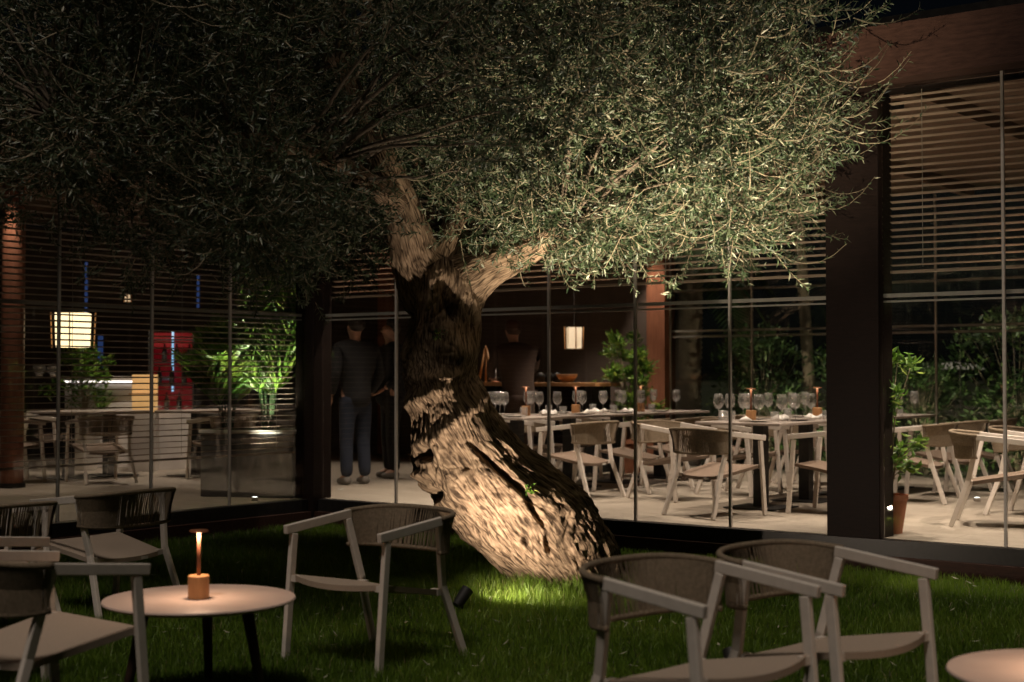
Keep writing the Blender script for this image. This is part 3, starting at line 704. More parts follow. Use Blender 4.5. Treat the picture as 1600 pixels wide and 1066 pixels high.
def crown():
    rs = np.random.RandomState(11)
    zb = lambda X: np.interp(X, [-4.6, -3.4, -2.4, -1.8, -1.25, -.85, -.5, .25, .6, 1.2, 1.8, 2.1, 2.35, 2.6], [2.3, 2.28, 2.22, 2.12, 1.98, 2.26, 2.38, 2.30, 2.14, 2.16, 2.2, 2.3, 2.75, 3.4])
    cs = []
    while len(cs) < 330:
        X = rs.uniform(-4.7, 2.62); d = rs.uniform(7.3, 11.2); z = rs.uniform(1.95, 4.7)
        if ((X + 1.05) / 3.7) ** 2 + ((d - 9.2) / 2.05) ** 2 + (max(z - 3.0, 0) / 1.75) ** 2 > 1: continue
        if X < -2.2 and z > 2.9 and rs.rand() < .25: continue
        # branch ends sit low at the rim and higher over the trunk
        if z < zb(X) + .10 + .06 * max(0, 1 - ((X + .3) / 1.0) ** 2): continue
        u, n = UN(X, d)
        if u < .75 or n > -.68: continue
        x_, y_ = 800 + FPX * X / d, 588 - FPX * (z - HC) / d
        if abs(x_ - 622) < 62 and 190 < y_ < 400 and d < 9.15: continue
        if x_ > 1262 or y_ < -190 or x_ < -230: continue
        if cs and np.min(np.sum((np.array(cs) - [X, d, z]) ** 2, 1)) < .205 ** 2: continue
        cs.append((X, d, z))
    cs += [tuple(px(x, y, d)) for x, y, d in ((850, 335, 8.85), (890, 318, 8.8), (925, 345, 8.85), (800, 330, 8.95), (750, 338, 9.0), (960, 330, 8.8), (880, 350, 8.75))]
    cs = np.array(cs); nc = len(cs)
    # boughs
    mb = MB()
    for c in cs:
        k = np.argmin(np.sum((SK - c) ** 2 * [1, 1, 1.6], 1)); s0 = SK[k]; mid = (s0 + c) / 2 + rs.normal(0, .10, 3) + [0, 0, .14]
        q1 = s0 * .7 + mid * .3; t = np.linspace(0, 1, 9)[:, None]
        P = (1 - t) ** 2 * s0 + 2 * t * (1 - t) * mid + t ** 2 * c; P[1:-1] += rs.normal(0, .012, (7, 3)); L = np.linalg.norm(c - s0)
        mb.tube([tuple(p - np.array(TO)) for p in P], list(np.linspace(.008 + .006 * min(L, 2), .003, 9)), 6)
    mb.build('branch', M['branch'], tree, True)["kind"] = "stuff"
    # twigs
    per = 39; Mt = nc * per
    c = np.repeat(cs, per, 0); off = rs.normal(0, 1, (Mt, 3)) * [.145, .145, .115]
    p = c + off; dirv = unit(off * 1.5 + rs.normal(0, .16, (Mt, 3)) + (p - [-.9, 9.2, 3.0]) * .035 + [0, 0, -.06])
    Lt = rs.uniform(.14, .36, Mt); lw_ = rs.rand(Mt) < .13; Lt[lw_] = rs.uniform(.38, .62, lw_.sum())
    dirv[lw_] = unit(dirv[lw_] * [1, 1, .3] + [0, 0, -.45])
    curl = rs.uniform(.2, .75, Mt); curl[lw_] = rs.uniform(.8, 1.35, lw_.sum()); side = unit(np.cross(dirv, rs.normal(0, 1, (Mt, 3))))
    up = np.array([0, 0, 1.0]); bend = rs.normal(0, .18, Mt)
    def pos(s): return p + dirv * (s * Lt)[:, None] + up * ((s * s * .75 - .12 * s) * curl * Lt)[:, None] + side * (bend * s * s * Lt)[:, None]
    def tan(s): return unit(dirv + up * ((1.5 * s - .12) * curl)[:, None] + side * (2 * bend * s)[:, None])
    K = 6; SV = np.empty((Mt, K, 3, 3))
    for k in range(K):
        s = np.full(Mt, k / (K - 1)); P = pos(s); T = tan(s); a = unit(np.cross(T, up + [0.01, .02, 0])); b = np.cross(T, a)
        r = ((.0030 - .0020 * k / (K - 1)) * (1 + .5 * lw_))[:, None]
        for j in range(3):
            an = j * 2.0944; SV[:, k, j] = P + (a * math.cos(an) + b * math.sin(an)) * r
    base = (np.arange(Mt) * K * 3)[:, None, None, None]; kk = np.arange(K - 1)[None, :, None, None] * 3; jj = np.arange(3)[None, None, :, None]
    j2 = (jj + 1) % 3
    SF = np.concatenate([base + kk + jj, base + kk + j2, base + kk + 3 + j2, base + kk + 3 + jj], -1).reshape(-1, 4)
    me = np_mesh('twig', SV.reshape(-1, 3) - np.array(TO), SF); link('twig', me, M['twig'], tree)["kind"] = "stuff"
    # leaves in opposite pairs along each twig
    NP = 12; VV, FF, TT = [], [], []; nv = 0
    for k in range(NP):
        s = np.clip((k + .6 + rs.uniform(-.25, .25, Mt)) / NP, 0, 1); P = pos(s); T = tan(s); a = unit(np.cross(T, up + [0.01, .02, 0])); b = np.cross(T, a)
        an0 = (k % 2) * 1.5708 + rs.uniform(-.4, .4, Mt)
        for q in (0, math.pi):
            keep = rs.rand(Mt) < np.where(lw_, .62, .92)
            rad = a * np.cos(an0 + q)[:, None] + b * np.sin(an0 + q)[:, None]
            t = unit(T * rs.uniform(.45, .95, Mt)[:, None] + rad * .75 + rs.normal(0, .12, (Mt, 3))); s_ = unit(np.cross(t, rad + rs.normal(0, .4, (Mt, 3))))
            Ll = rs.uniform(.040, .066, Mt) * (1 - .35 * (k / NP) ** 3); Wl = rs.uniform(.0095, .014, Mt)
            v, f = leaves(P[keep], t[keep], s_[keep], Ll[keep], Wl[keep], .2, .08)
            VV.append(v); FF.append(f + nv); nv += len(v)
            tn = np.clip(rs.beta(2.2, 2.6, Mt), 0, 1); TT.append(np.repeat(tn[keep], 4))
    me = np_mesh('crown', np.concatenate(VV) - np.array(TO), np.concatenate(FF), np.concatenate(TT))
    link('crown', me, M['olive_leaf'], tree)["kind"] = "stuff"
crown()
# sucker shoots with bright leaves on the trunk
def rosette(parent, loc, n, L, Wd, m, rs, name='shoot'):
    t = unit(rs.normal(0, 1, (n, 3)) + [0, -.6, .3]); s = unit(np.cross(t, rs.normal(0, 1, (n, 3)))); b = np.zeros((n, 3)) + np.array(loc) + rs.normal(0, .012, (n, 3))
    v, f = leaves(b, t, s, rs.uniform(.7, 1.2, n) * L, rs.uniform(.8, 1.2, n) * Wd)
    return link(name, np_mesh(name, v, f, np.repeat(rs.rand(n), 4)), m, parent)
rs_ = np.random.RandomState(2)
for x, y, d in ((685, 524, 9.14), (826, 766, 8.9)):
    rosette(tree, px(x, y, d) - TO, 22, .045, .016, M['leaf_bright'], rs_)

# ------------------------------------------------------------------ dining tables
def dining_table(label, u, n0, n1, w=.80):
    c = W(u, (n0 + n1) / 2, DECK); t = empty('dining_table', c, ANG); tag(t, label, 'table', 'set dining tables'); L = n1 - n0
    k = max(2, round(L / .95))
    for i in range(k):
        a = -L / 2 + i * L / k
        MB().span((-w / 2, a + .004, .725), (w / 2, a + L / k - .004, .75)).build('table_top', M['table_dark'], t, bevel=.006)
        y = a + L / k / 2
        MB().span((-.05, y - .05, .012), (.05, y + .05, .724)).build('pedestal', M['black'], t)
        MB().span((-.24, y - .24, 0.002), (.24, y + .24, .0119)).build('foot_plate', M['black'], t)
    return t
dining_table('long dining table beside the trunk, set with wine glasses', 1.20, 1.15, 4.75)
dining_table('long dining table left of the dark pier, set with wine glasses', 3.84, 1.15, 4.75)
dining_table('dim table in the left wing below the big lantern', -4.0, -.1, 1.0)
dining_table('dim table in the left wing near the palm', -3.15, 1.0, 2.2)
TZ = DECK + .75

def wine_glass_mesh():
    m = MB(); m.lathe([(0, .0), (.034, .001), (.034, .003), (.006, .007), (.0038, .012), (.0036, .085), (.008, .093), (.026, .108), (.038, .130), (.041, .150), (.038, .180), (.031, .212), (.0298, .212), (.0365, .180), (.0392, .150), (.036, .131), (.024, .110), (.0, .098)], 20)
    me = m.mesh('wine_glass'); me.materials.append(M['glass']); me.polygons.foreach_set("use_smooth", [True] * len(me.polygons)); return me
def tumbler_mesh():
    m = MB(); m.lathe([(0, 0), (.034, 0), (.036, .004), (.038, .088), (.0365, .088), (.0345, .012), (0, .01)], 20)
    me = m.mesh('tumbler'); me.materials.append(M['glass']); me.polygons.foreach_set("use_smooth", [True] * len(me.polygons)); return me
def plate_mesh():
    m = MB(); m.lathe([(0, 0), (.06, 0), (.085, .008), (.115, .013), (.116, .016), (.085, .012), (.06, .005), (0, .005)], 28); me = m.mesh('plate'); me.materials.append(M['ceramic']); me.polygons.foreach_set("use_smooth", [True] * len(me.polygons)); return me
def napkin_mesh():
    m = MB(); rs = random.Random(3); V = []
    for i in range(7):
        for j in range(5):
            x, y = (i / 6 - .5) * .16, (j / 4 - .5) * .10
            V.append((x, y, .012 + .035 * max(0, 1 - abs(y) / .06) * (.6 + .4 * math.sin(i * 1.3)) + rs.uniform(0, .006)))
    m.v = V + [(x, y, 0.001) for x, y, z in V]
    for i in range(6):
        for j in range(4):
            q = i * 5 + j; m.f.append((q, q + 5, q + 6, q + 1)); m.f.append((35 + q, 35 + q + 1, 35 + q + 6, 35 + q + 5))
    for i in range(6): q = i * 5; m.f.append((q, 35 + q, 35 + q + 5, q + 5)); q += 4; m.f.append((q, q + 5, 35 + q + 5, 35 + q))
    for j in range(4): m.f.append((j, j + 1, 36 + j, 35 + j)); q = 30 + j; m.f.append((q, 35 + q, 36 + q, q + 1))
    me = m.mesh('napkin'); me.materials.append(M['linen']); me.polygons.foreach_set("use_smooth", [True] * len(me.polygons)); return me
WG, TB, PL, NK = wine_glass_mesh(), tumbler_mesh(), plate_mesh(), napkin_mesh()
ORD = ['first', 'second', 'third', 'fourth', 'fifth', 'sixth', 'seventh', 'eighth', 'ninth', 'tenth', 'eleventh', 'twelfth', 'thirteenth', 'fourteenth', 'fifteenth', 'sixteenth', 'seventeenth', 'eighteenth', 'nineteenth', 'twentieth']
def setting(kind, me, spots, where, cat, grp, word):
    P = sorted([W(u, n, TZ + .001) for u, n in spots], key=lambda p: p.x / p.y)
    for k, p in enumerate(P):
        o = link(kind, me); o.location = p; o.scale = (1.12,) * 3 if kind == 'wine_glass' else (1,) * 3; o.rotation_euler = (0, 0, random.uniform(0, 6.28))
        tag(o, f'{word}, {ORD[k]} from the left on the {where}', cat, grp)
A_, B_ = 'long table beside the trunk', 'long table left of the pier'
setting('wine_glass', WG, [(1.03, 1.35), (1.08, 1.48), (1.18, 1.42), (1.47, 1.9), (.97, 2.15), (1.45, 2.75), (.98, 2.95), (1.44, 3.5), (1.0, 3.75), (1.45, 4.25), (1.0, 4.5), (1.36, 1.75), (1.36, 2.9), (.92, 1.62), (1.02, 2.02), (1.5, 2.3), (1.38, 3.62), (.93, 3.1), (1.5, 3.05)], A_, 'wine glass', 'wine glasses on the set tables', 'tall clear wine glass')
setting('wine_glass', WG, [(3.58, 1.32), (3.66, 1.62), (3.74, 1.55), (4.12, 1.7), (4.08, 2.1), (3.56, 2.3), (4.1, 3.0), (3.55, 3.1), (4.08, 3.8), (3.6, 3.9), (4.1, 4.5), (4.0, 1.25), (3.68, 2.55), (4.14, 3.42), (3.62, 1.45), (4.16, 1.36), (3.52, 1.95), (4.16, 2.4), (4.16, 3.95)], B_, 'wine glass', 'wine glasses on the set tables', 'tall clear wine glass')
setting('tumbler', TB, [(.92, 1.30), (1.32, 1.55), (1.4, 2.1), (.94, 2.5), (1.45, 2.95), (1.43, 3.75), (.96, 3.3)], A_, 'tumbler', 'water tumblers on the set tables', 'low clear water tumbler')
setting('tumbler', TB, [(3.5, 1.55), (3.7, 1.32), (4.05, 1.45), (4.18, 2.2), (3.56, 2.7), (4.12, 3.3), (4.1, 4.1)], B_, 'tumbler', 'water tumblers on the set tables', 'low clear water tumbler')
setting('plate', PL, [(.98, 1.72), (1.40, 1.28), (1.42, 2.4), (.98, 2.7), (1.42, 3.15), (.98, 3.55), (1.42, 3.95)], A_, 'plate', 'plates on the set tables', 'grey side plate')
setting('plate', PL, [(3.62, 1.9), (3.95, 1.32), (4.06, 1.9), (3.62, 2.85), (4.06, 2.65), (4.06, 3.5)], B_, 'plate', 'plates on the set tables', 'grey side plate')
setting('napkin', NK, [(1.15, 1.3), (1.34, 1.95), (1.34, 2.65), (1.08, 2.3), (1.34, 3.4), (1.1, 3.2)], A_, 'napkin', 'folded napkins on the set tables', 'folded white linen napkin')
setting('napkin', NK, [(3.86, 1.28), (3.94, 1.75), (3.78, 2.1), (3.95, 2.45), (3.95, 3.2), (3.95, 3.95)], B_, 'napkin', 'folded napkins on the set tables', 'folded white linen napkin')
k = 0
for u, n, wh in ((1.22, 1.72, 'near end of the table beside the trunk'), (1.2, 2.62, 'middle of the table beside the trunk'), (1.2, 3.9, 'far end of the table beside the trunk'),
                 (3.84, 1.42, 'near end of the table left of the pier'), (3.84, 2.75, 'middle of the table left of the pier'), (3.84, 4.1, 'far end of the table, seen right of the pier')):
    table_lamp('small lit copper lamp at the ' + wh, W(u, n, TZ + .001), .6, 1.0, 'copper lamps on the dining tables')

# ------------------------------------------------------------------ ceiling downlights
def downlight(u, n, energy, label, size=75, color=(1, .80, .64), target=None):
    p = W(u, n, TOP + .058); t = empty('ceiling_downlight', p); tag(t, label, 'downlight', 'downlights in the pavilion ceiling')
    m = MB(); m.lathe([(.045, 0), (.05, -.012), (.05, -.07), (.042, -.07), (.038, -.03), (0, -.028)], 20); m.build('housing', M['black'], t, True)
    m = MB(); m.lathe([(0, -.035), (.034, -.035)], 16); m.build('lens', M['spot_glow'], t)
    tg = Vector(target) - p if target is not None else Vector((0, 0, -2))
    spot('downlight_beam', t, (0, 0, -.08), tg, energy * 5.0, size, .6, color, .04)
for u, n, e, wh in ((.7, .75, 55, 'the floor beside the trunk'), (2.75, .7, 75, 'the gap between the two set tables'), (5.35, .95, 85, 'the pier and its potted plant'), (6.6, .8, 90, 'the floor right of the pier'),
                    (1.2, 1.9, 60, 'the near half of the table beside the trunk'), (1.2, 3.9, 70, 'the far half of the table beside the trunk'), (3.84, 1.8, 60, 'the near half of the table left of the pier'),
                    (3.84, 3.7, 70, 'the far half of the table left of the pier'), (5.9, 2.6, 80, 'the aisle right of the pier'), (2.6, 5.0, 70, 'the garden-side glass'), (-.1, .36, 26, 'the strip of floor by the corner post'),
                    (-3.9, 1.3, 45, 'the white bar'), (-5.0, -1.0, 22, 'the left wing tables'), (-.5, 4.9, 45, 'the service counter'), (-1.3, -1.6, 22, 'the floor behind the left-hand blind, added to brighten the slats'), (-2.6, 2.6, 40, 'the glowing red cabinet')):  # the one behind the left-hand blind is added to brighten its slats
    downlight(u, n, e, 'small round ceiling downlight above ' + wh)
downlight(.155, 5.60, 35, 'small ceiling downlight grazing the garden-side column', 50, target=W(.155, 5.9, .6))

# ------------------------------------------------------------------ plants
def bush(name, label, cat, loc, h, rad, nleaf, L, Wd, m, pot=None, pot_h=.3, pot_r=.15, seed=1, group=None, lobes=26, flat=.8):
    rs = np.random.RandomState(seed); t = empty(name, loc); tag(t, label, cat, group)
    z0 = pot_h if pot else 0
    if pot:
        mb = MB(); mb.lathe([(0, 0), (pot_r * .72, 0), (pot_r, pot_h * .85), (pot_r * 1.06, pot_h * .86), (pot_r * 1.06, pot_h), (pot_r * .94, pot_h), (pot_r * .92, pot_h * .9), (0, pot_h * .9)], 28); smooth_angle(mb.build('pot', pot, t), 35)
    mb = MB(); tips = []
    for k in range(lobes):
        an = rs.rand() * 6.283; rr = rad * (.35 + .65 * rs.rand()); zz = z0 + (h - z0) * (.15 + .85 * rs.rand()); rr *= math.sin(min(1, (zz - z0) / (h - z0) * .8 + .2) * math.pi * .95) * .6 + .45
        c = np.array([math.cos(an) * rr, math.sin(an) * rr, zz]); tips.append(c)
        mb.tube([(0, 0, z0 * .9), (c[0] * .3, c[1] * .3, z0 + (zz - z0) * .6), tuple(c)], [.008, .005, .003], 5)
    mb.build('stem', M['twig'], t, True)
    tips = np.array(tips); n = nleaf; i = rs.randint(0, lobes, n); spread = rad * .28
    b = tips[i] + rs.normal(0, spread * .35, (n, 3)); tt = unit(rs.normal(0, 1, (n, 3)) * [1, 1, .55] + (b - [0, 0, z0 + (h - z0) * .45]) * .8); s = unit(np.cross(tt, rs.normal(0, .5, (n, 3)) + [0, 0, 1.0]))
    v, f = leaves(b, tt, s, rs.uniform(.7, 1.2, n) * L, rs.uniform(.8, 1.2, n) * Wd, .12, .15)
    o = link('foliage', np_mesh('foliage', v, f, np.repeat(np.clip(rs.normal(.5, .25, n), 0, 1), 4)), m, t); o["kind"] = "stuff"
    return t
bush('potted_plant', 'leafy potted plant in terracotta behind the dark pier', 'plant', W(5.50, .36, DECK + .002), 1.28, .30, 900, .085, .032, M['leaf_bright'], M['terracotta'], .28, .13, 3, lobes=30)
bush('potted_plant', 'bushy bright green potted plant behind the table beside the trunk', 'plant', W(.50, 4.75, DECK + .002), 1.62, .34, 1500, .10, .036, M['leaf_bright'], M['terracotta'], .4, .2, 5, lobes=34)
def palm_plant(label, loc, h, n, seed, spread=.75):
    rs = np.random.RandomState(seed); t = empty('potted_palm', loc); tag(t, label, 'plant')
    mb = MB(); VV, FF, TT = [], [], []; nv = 0
    for k in range(n):
        an = rs.rand() * 6.283; ln = h * rs.uniform(.6, 1.05); lean = rs.uniform(.08, .6) * spread; d = np.array([math.cos(an), math.sin(an), 0]); P = []
        for q in range(12):
            s = q / 11; P.append(d * (lean * (s ** 1.6) * h * .8) + np.array([0, 0, ln * (s - .33 * s ** 3 * (lean + .3))]) + d * .05)
        P = np.array(P); mb.tube([tuple(p) for p in P], list(np.linspace(.008, .002, 12)), 5)
        m_ = 46; s = np.linspace(.28, .99, m_); b = np.stack([np.interp(s * 11, np.arange(12), P[:, c]) for c in range(3)], 1); T = unit(np.gradient(b, axis=0)); sd = unit(np.cross(T, [0, 0, 1.0]))
        for sg in (-1, 1):
            tt = unit(T * .9 + sd * sg * .8 + rs.normal(0, .1, (m_, 3)) + [0, 0, -.12]); ss = unit(np.cross(tt, np.cross(sd, T) + rs.normal(0, .3, (m_, 3))))
            v, f = leaves(b, tt, ss, .38 * np.sin(np.clip(s, 0, 1) * 2.6 + .4).clip(.25) * rs.uniform(.8, 1.2, m_), rs.uniform(.02, .034, m_), .15, .18); VV.append(v); FF.append(f + nv); nv += len(v); TT.append(np.repeat(np.clip(rs.normal(.55, .2, m_), 0, 1), 4))
    mb.build('frond_stalk', M['leaf_hedge'], t, True)
    mb_ = link('fronds', np_mesh('fronds', np.concatenate(VV), np.concatenate(FF), np.concatenate(TT)), M['leaf_bright'], t); mb_["kind"] = "stuff"
    return t
pl = W(-.58, -.22, DECK)
t = empty('planter_box', pl, ANG + .45); tag(t, 'long grey planter box with a white rim behind the corner glass', 'planter')
MB().span((-.46, -.17, 0.002), (.46, .17, .60)).build('body', M['planter_dark'], t, bevel=.006)
MB().span((-.475, -.185, .601), (.475, .185, .635)).build('rim', M['planter'], t, bevel=.004)
MB().span((-.44, -.155, .6355), (.44, .155, .642)).build('soil', M['soil'], t)
palm_plant('tall green palm in the white-rimmed planter by the corner post', (pl.x + .14, pl.y - .03, DECK + .64), 1.85, 30, 4, .42)
palm_plant('darker spreading palm at the left end of the white-rimmed planter', (pl.x - .26, pl.y + .08, DECK + .64), 1.25, 24, 9, .85)
lt = empty('plant_uplight', (pl.x + .24, pl.y - .17, DECK + .642)); tag(lt, 'small uplight in the white-rimmed planter under the tall palm', 'spotlight')
MB().lathe([(0, 0), (.03, 0), (.034, .05), (.03, .05), (0, .045)], 16).build('housing', M['black'], lt, True)
spot('uplight_beam', lt, (0, 0, .06), (-.08, .10, 1.2), 18, 120, .8, (1, .93, .72), .02)
bush('bar_plant', 'leafy plant below the big lantern beside the white bar', 'plant', W(-5.05, 1.15, DECK + .002), 1.45, .42, 900, .10, .035, M['leaf_bright'], M['planter'], .6, .22, 21)
bush('bar_plant', 'dark leafy plant in front of the lit round column at the left edge', 'plant', W(-4.4, -1.35, DECK + .002), 1.75, .36, 700, .13, .035, M['leaf_bright'], M['planter'], .5, .2, 22)

# ------------------------------------------------------------------ left wing: bar, lanterns, cabinets
t = empty('bar_counter', W(-5.0, 1.75, DECK), math.pi * .5 + .25); tag(t, 'white bar counter with a glowing upper edge in the left wing', 'counter')
prof = []
for k in range(13):
    a = k / 12; prof.append((-.75 + 1.5 * a, -.18 * math.sin(a * math.pi)))
# counter runs across the view: local frame set below
t.rotation_euler = (0, 0, .12)
def wall_strip(pts, z0, z1, th_, name, m, parent):
    mb = MB(); n = len(pts)
    for x, y in pts: mb.v += [(x, y, z0), (x, y, z1), (x, y + th_, z0), (x, y + th_, z1)]
    for k in range(n - 1):
        a, b = k * 4, k * 4 + 4; mb.f += [(a, b, b + 1, a + 1), (a + 3, b + 3, b + 2, a + 2), (a + 1, b + 1, b + 3, a + 3), (a, a + 2, b + 2, b)]
    mb.f += [(0, 1, 3, 2), ((n - 1) * 4, (n - 1) * 4 + 2, (n - 1) * 4 + 3, (n - 1) * 4 + 1)]
    return mb.build(name, m, parent)
wall_strip(prof, .01, 1.05, .30, 'counter_front', M['bar_white'], t)
wall_strip([(x * 1.04, y - .10) for x, y in prof], 1.09, 1.14, .5, 'counter_top', M['bar_white'], t)
wall_strip([(x, y - .03) for x, y in prof], 1.062, 1.085, .02, 'light_strip', M['bar_glow'], t)
def lantern(label, p, s, h, m, pend=True):
    t = empty('lantern', p); tag(t, label, 'lantern')
    mb = MB(); mb.lathe([(s * .47, -h / 2), (s * .5, h / 2)], 4); mb.v = [tuple(Matrix.Rotation(R(45 + 8), 3, 'Z') @ (Vector(v) * 1.38 if False else Vector((v[0] * 1.3, v[1] * 1.3, v[2])))) for v in mb.v]; mb.build('shade', m, t)
    mb = MB()
    for k in range(4):
        a = R(8 + 90 * k + 90); r0, r1 = s * .62, s * .66; mb.tube([(math.cos(a) * r0, math.sin(a) * r0, -h / 2 - .01), (math.cos(a) * r1, math.sin(a) * r1, h / 2 + .01)], .008, 6)
    mb.build('frame', M['lamp_wood'], t)
    if pend: MB().tube([(0, 0, h / 2), (0, 0, TOP - p.z)], .004, 6).build('cord', M['black'], t)
    return t
lp = px(114, 516, 15.6); lantern('big square white lantern glowing over the bar', lp, .365, .37, M['lantern'])
lantern('small hanging lantern glowing dimly right of the waiter', px(897, 528, 18.2), .19, .27, M['lantern2'])
lantern('tiny pink hanging lantern high up behind the left blinds', px(199, 466, 17.5), .07, .08, M['lantern2'])
t = empty('round_column', W(-5.15, -.98, DECK)); cx = px(20, 430, 14.6); t.location = (cx.x, cx.y, DECK); tag(t, 'round copper-coloured column lit from above at the left edge', 'column')
MB().lathe([(.115, 0), (.115, TOP - DECK)], 32).build('shaft', M['wood_warm'], t, True)
MB().lathe([(.135, 0.002), (.135, .05), (.118, .05)], 32).build('base_ring', M['dark_metal'], t)
downlight(*UN(cx.x + .02, cx.y - .26), 22, 'small ceiling downlight grazing the round copper column', 40, target=Vector((cx.x, cx.y - .12, 1.3)))
rp = px(267, 640, 17.4); t = empty('glowing_cabinet', (rp.x, rp.y, DECK), .15); tag(t, 'tall cabinet glowing red with a blue-white light strip down its middle', 'cabinet')
MB().span((-.34, 0, .002), (.34, .4, .72)).build('base', M['bar_white'], t)
MB().span((-.25, .30, .721), (.25, .36, 1.68)).build('back_panel', M['red_glow'], t)
MB().span((-.012, .26, .95), (.012, .275, 1.70)).build('light_strip', M['blue_glow'], t)
for z in (1.02, 1.3, 1.58): MB().span((-.25, .06, z), (.25, .25, z + .018)).build('shelf', M['black'], t)
for k in range(9): MB().lathe([(0, 0), (.03, 0), (.032, .02), (.032, .13), (.012, .17), (.011, .22), (0, .22)], 12, (-.21 + .05 * k + .01 * (k % 3), .15, (.7215, 1.0385, 1.3185)[k % 3])).build('bottle', M['black'], t, True)
for s in (-1, 1): MB().span((s * .252, .05, .721), (s * .275, .37, 1.70)).build('side_panel', M['black'], t)
rp = px(222, 640, 17.0); t = empty('bottle_cabinet', (rp.x, rp.y, DECK), .1); tag(t, 'low cabinet with amber back light beside the white bar', 'cabinet')
MB().span((-.16, .0, .002), (.16, .3, .70)).build('base', M['bar_white'], t)
MB().span((-.15, .22, .701), (.15, .26, 1.16)).build('back_panel', M['amber_glow'], t)
MB().span((-.16, .04, .92), (.16, .219, .935)).build('shelf', M['lamp_wood'], t)
for k, (x, y0, y1) in enumerate(((134, 410, 490), (157, 525, 580), (309, 430, 482))):
    p = px(x, (y0 + y1) / 2, 17.8 + .2 * k); h = (y1 - y0) / FPX * 18
    t = MB().box((0, 0, 0), (.03 + (.03 if k == 1 else 0), .03, h)).build('light_tube', M['deepblue_glow']); t.location = p
    tag(t, ['slim blue light tube hanging above the big lantern', 'short deep blue light tube right of the big lantern', 'slim blue light tube above the palm'][k], 'light tube', 'blue light tubes in the left wing')
for k, x in enumerate((62, 84)):
    p = px(x, 583, 16.6); t = empty('globe_vase', (p.x, p.y, DECK + 1.14)); tag(t, ['left', 'right'][k] + ' one of the two round glass globes on the white bar', 'globe', 'glass globes on the bar')
    MB().lathe([(0.0, 0), (.035, .0), (.04, .012)], 16).build('foot', M['alu'], t)
    MB().lathe([(.018 + 0, .012)] + [(.075 * math.sin(a), .08 - .072 * math.cos(a)) for a in np.linspace(.3, 2.9, 12)], 20).build('globe', M['glass'], t, True)
bw = px(72, 583, 16.6)

# ------------------------------------------------------------------ service counter with candles and bowls
t = empty('service_counter', W(-.6, 4.55, DECK), ANG); tag(t, 'high wooden service counter behind the waiter', 'counter')
MB().span((-.95, -.28, 1.02), (.95, .28, 1.065)).build('counter_top', M['lamp_wood'], t, bevel=.005)
MB().span((-.85, -.2, .002), (-.75, .2, 1.019)).build('leg', M['black'], t); MB().span((.75, -.2, .002), (.85, .2, 1.019)).build('leg', M['black'], t)
MB().span((-.74, .12, .3), (.74, .16, 1.019)).build('panel', M['wood_dark'], t)
SZ = DECK + 1.066
def prop(name, label, cat, x, d, build, n_off=0):
    # standing on the counter at the depth of its middle line
    u = None
    k = (x - 800) / FPX
    n = 4.50 + n_off; u = (k * (13.4 + CU * n) - (P0.x + SU * n)) / (CU + k * SU)
    t = empty(name, W(u, n, SZ)); tag(t, label, cat); build(t); return t
def b_stand(t):
    for s in (-1, 1): MB().tube([(s * .085, 0, 0), (s * .012, 0, .42)], [.015, .012], 8).build('leg', M['lamp_wood'], t, True)
    MB().tube([(0, .07, 0), (0, .005, .40)], [.013, .010], 8).build('leg', M['lamp_wood'], t, True)
    MB().tube([(0, 0, .395), (0, 0, .46)], [.022, .008], 8).build('top_knob', M['lamp_wood'], t, True)
def b_candle(t):
    MB().lathe([(0, 0), (.05, 0), (.05, .01), (.012, .016), (.014, .04), (0, .04)], 16).build('holder', M['copper'], t, True)
    MB().lathe([(.011, .04), (.0105, .26), (0, .26)], 12).build('candle', M['linen'], t, True)
    MB().lathe([(0, .262), (.007, .275), (.004, .292), (0, .302)], 10).build('flame', M['flame'], t, True)
def bowl(r, h, m):
    def f(t): MB().lathe([(0, 0), (r * .5, 0), (r * .9, h * .6), (r, h), (r * .95, h), (r * .82, h * .55), (0, h * .12)], 24).build('bowl', m, t, True)
    return f
def b_pots(t):
    for k in range(3): MB().lathe([(0, 0), (.04, 0), (.055, .04), (.05, .09), (.03, .11), (.02, .12), (0, .12)], 14, (k * .1 - .1, .02 * k, 0)).build('jar', M['black'], t, True)
prop('candle_stand', 'orange-lit wooden three-legged stand on the service counter', 'stand', 759, 0, b_stand)
prop('candle', 'lit slim candle beside the three-legged wooden stand', 'candle', 774, 0, b_candle, .02)
prop('bowl', 'dark bowl at the left end of the service counter', 'bowl', 790, 0, bowl(.11, .07, M['black']), -.12)
prop('bowl', 'amber wooden bowl at the right end of the service counter', 'bowl', 886, 0, bowl(.13, .10, M['lamp_wood']))
prop('jar_set', 'three small black jars standing together on the service counter', 'jars', 858, 0, b_pots)

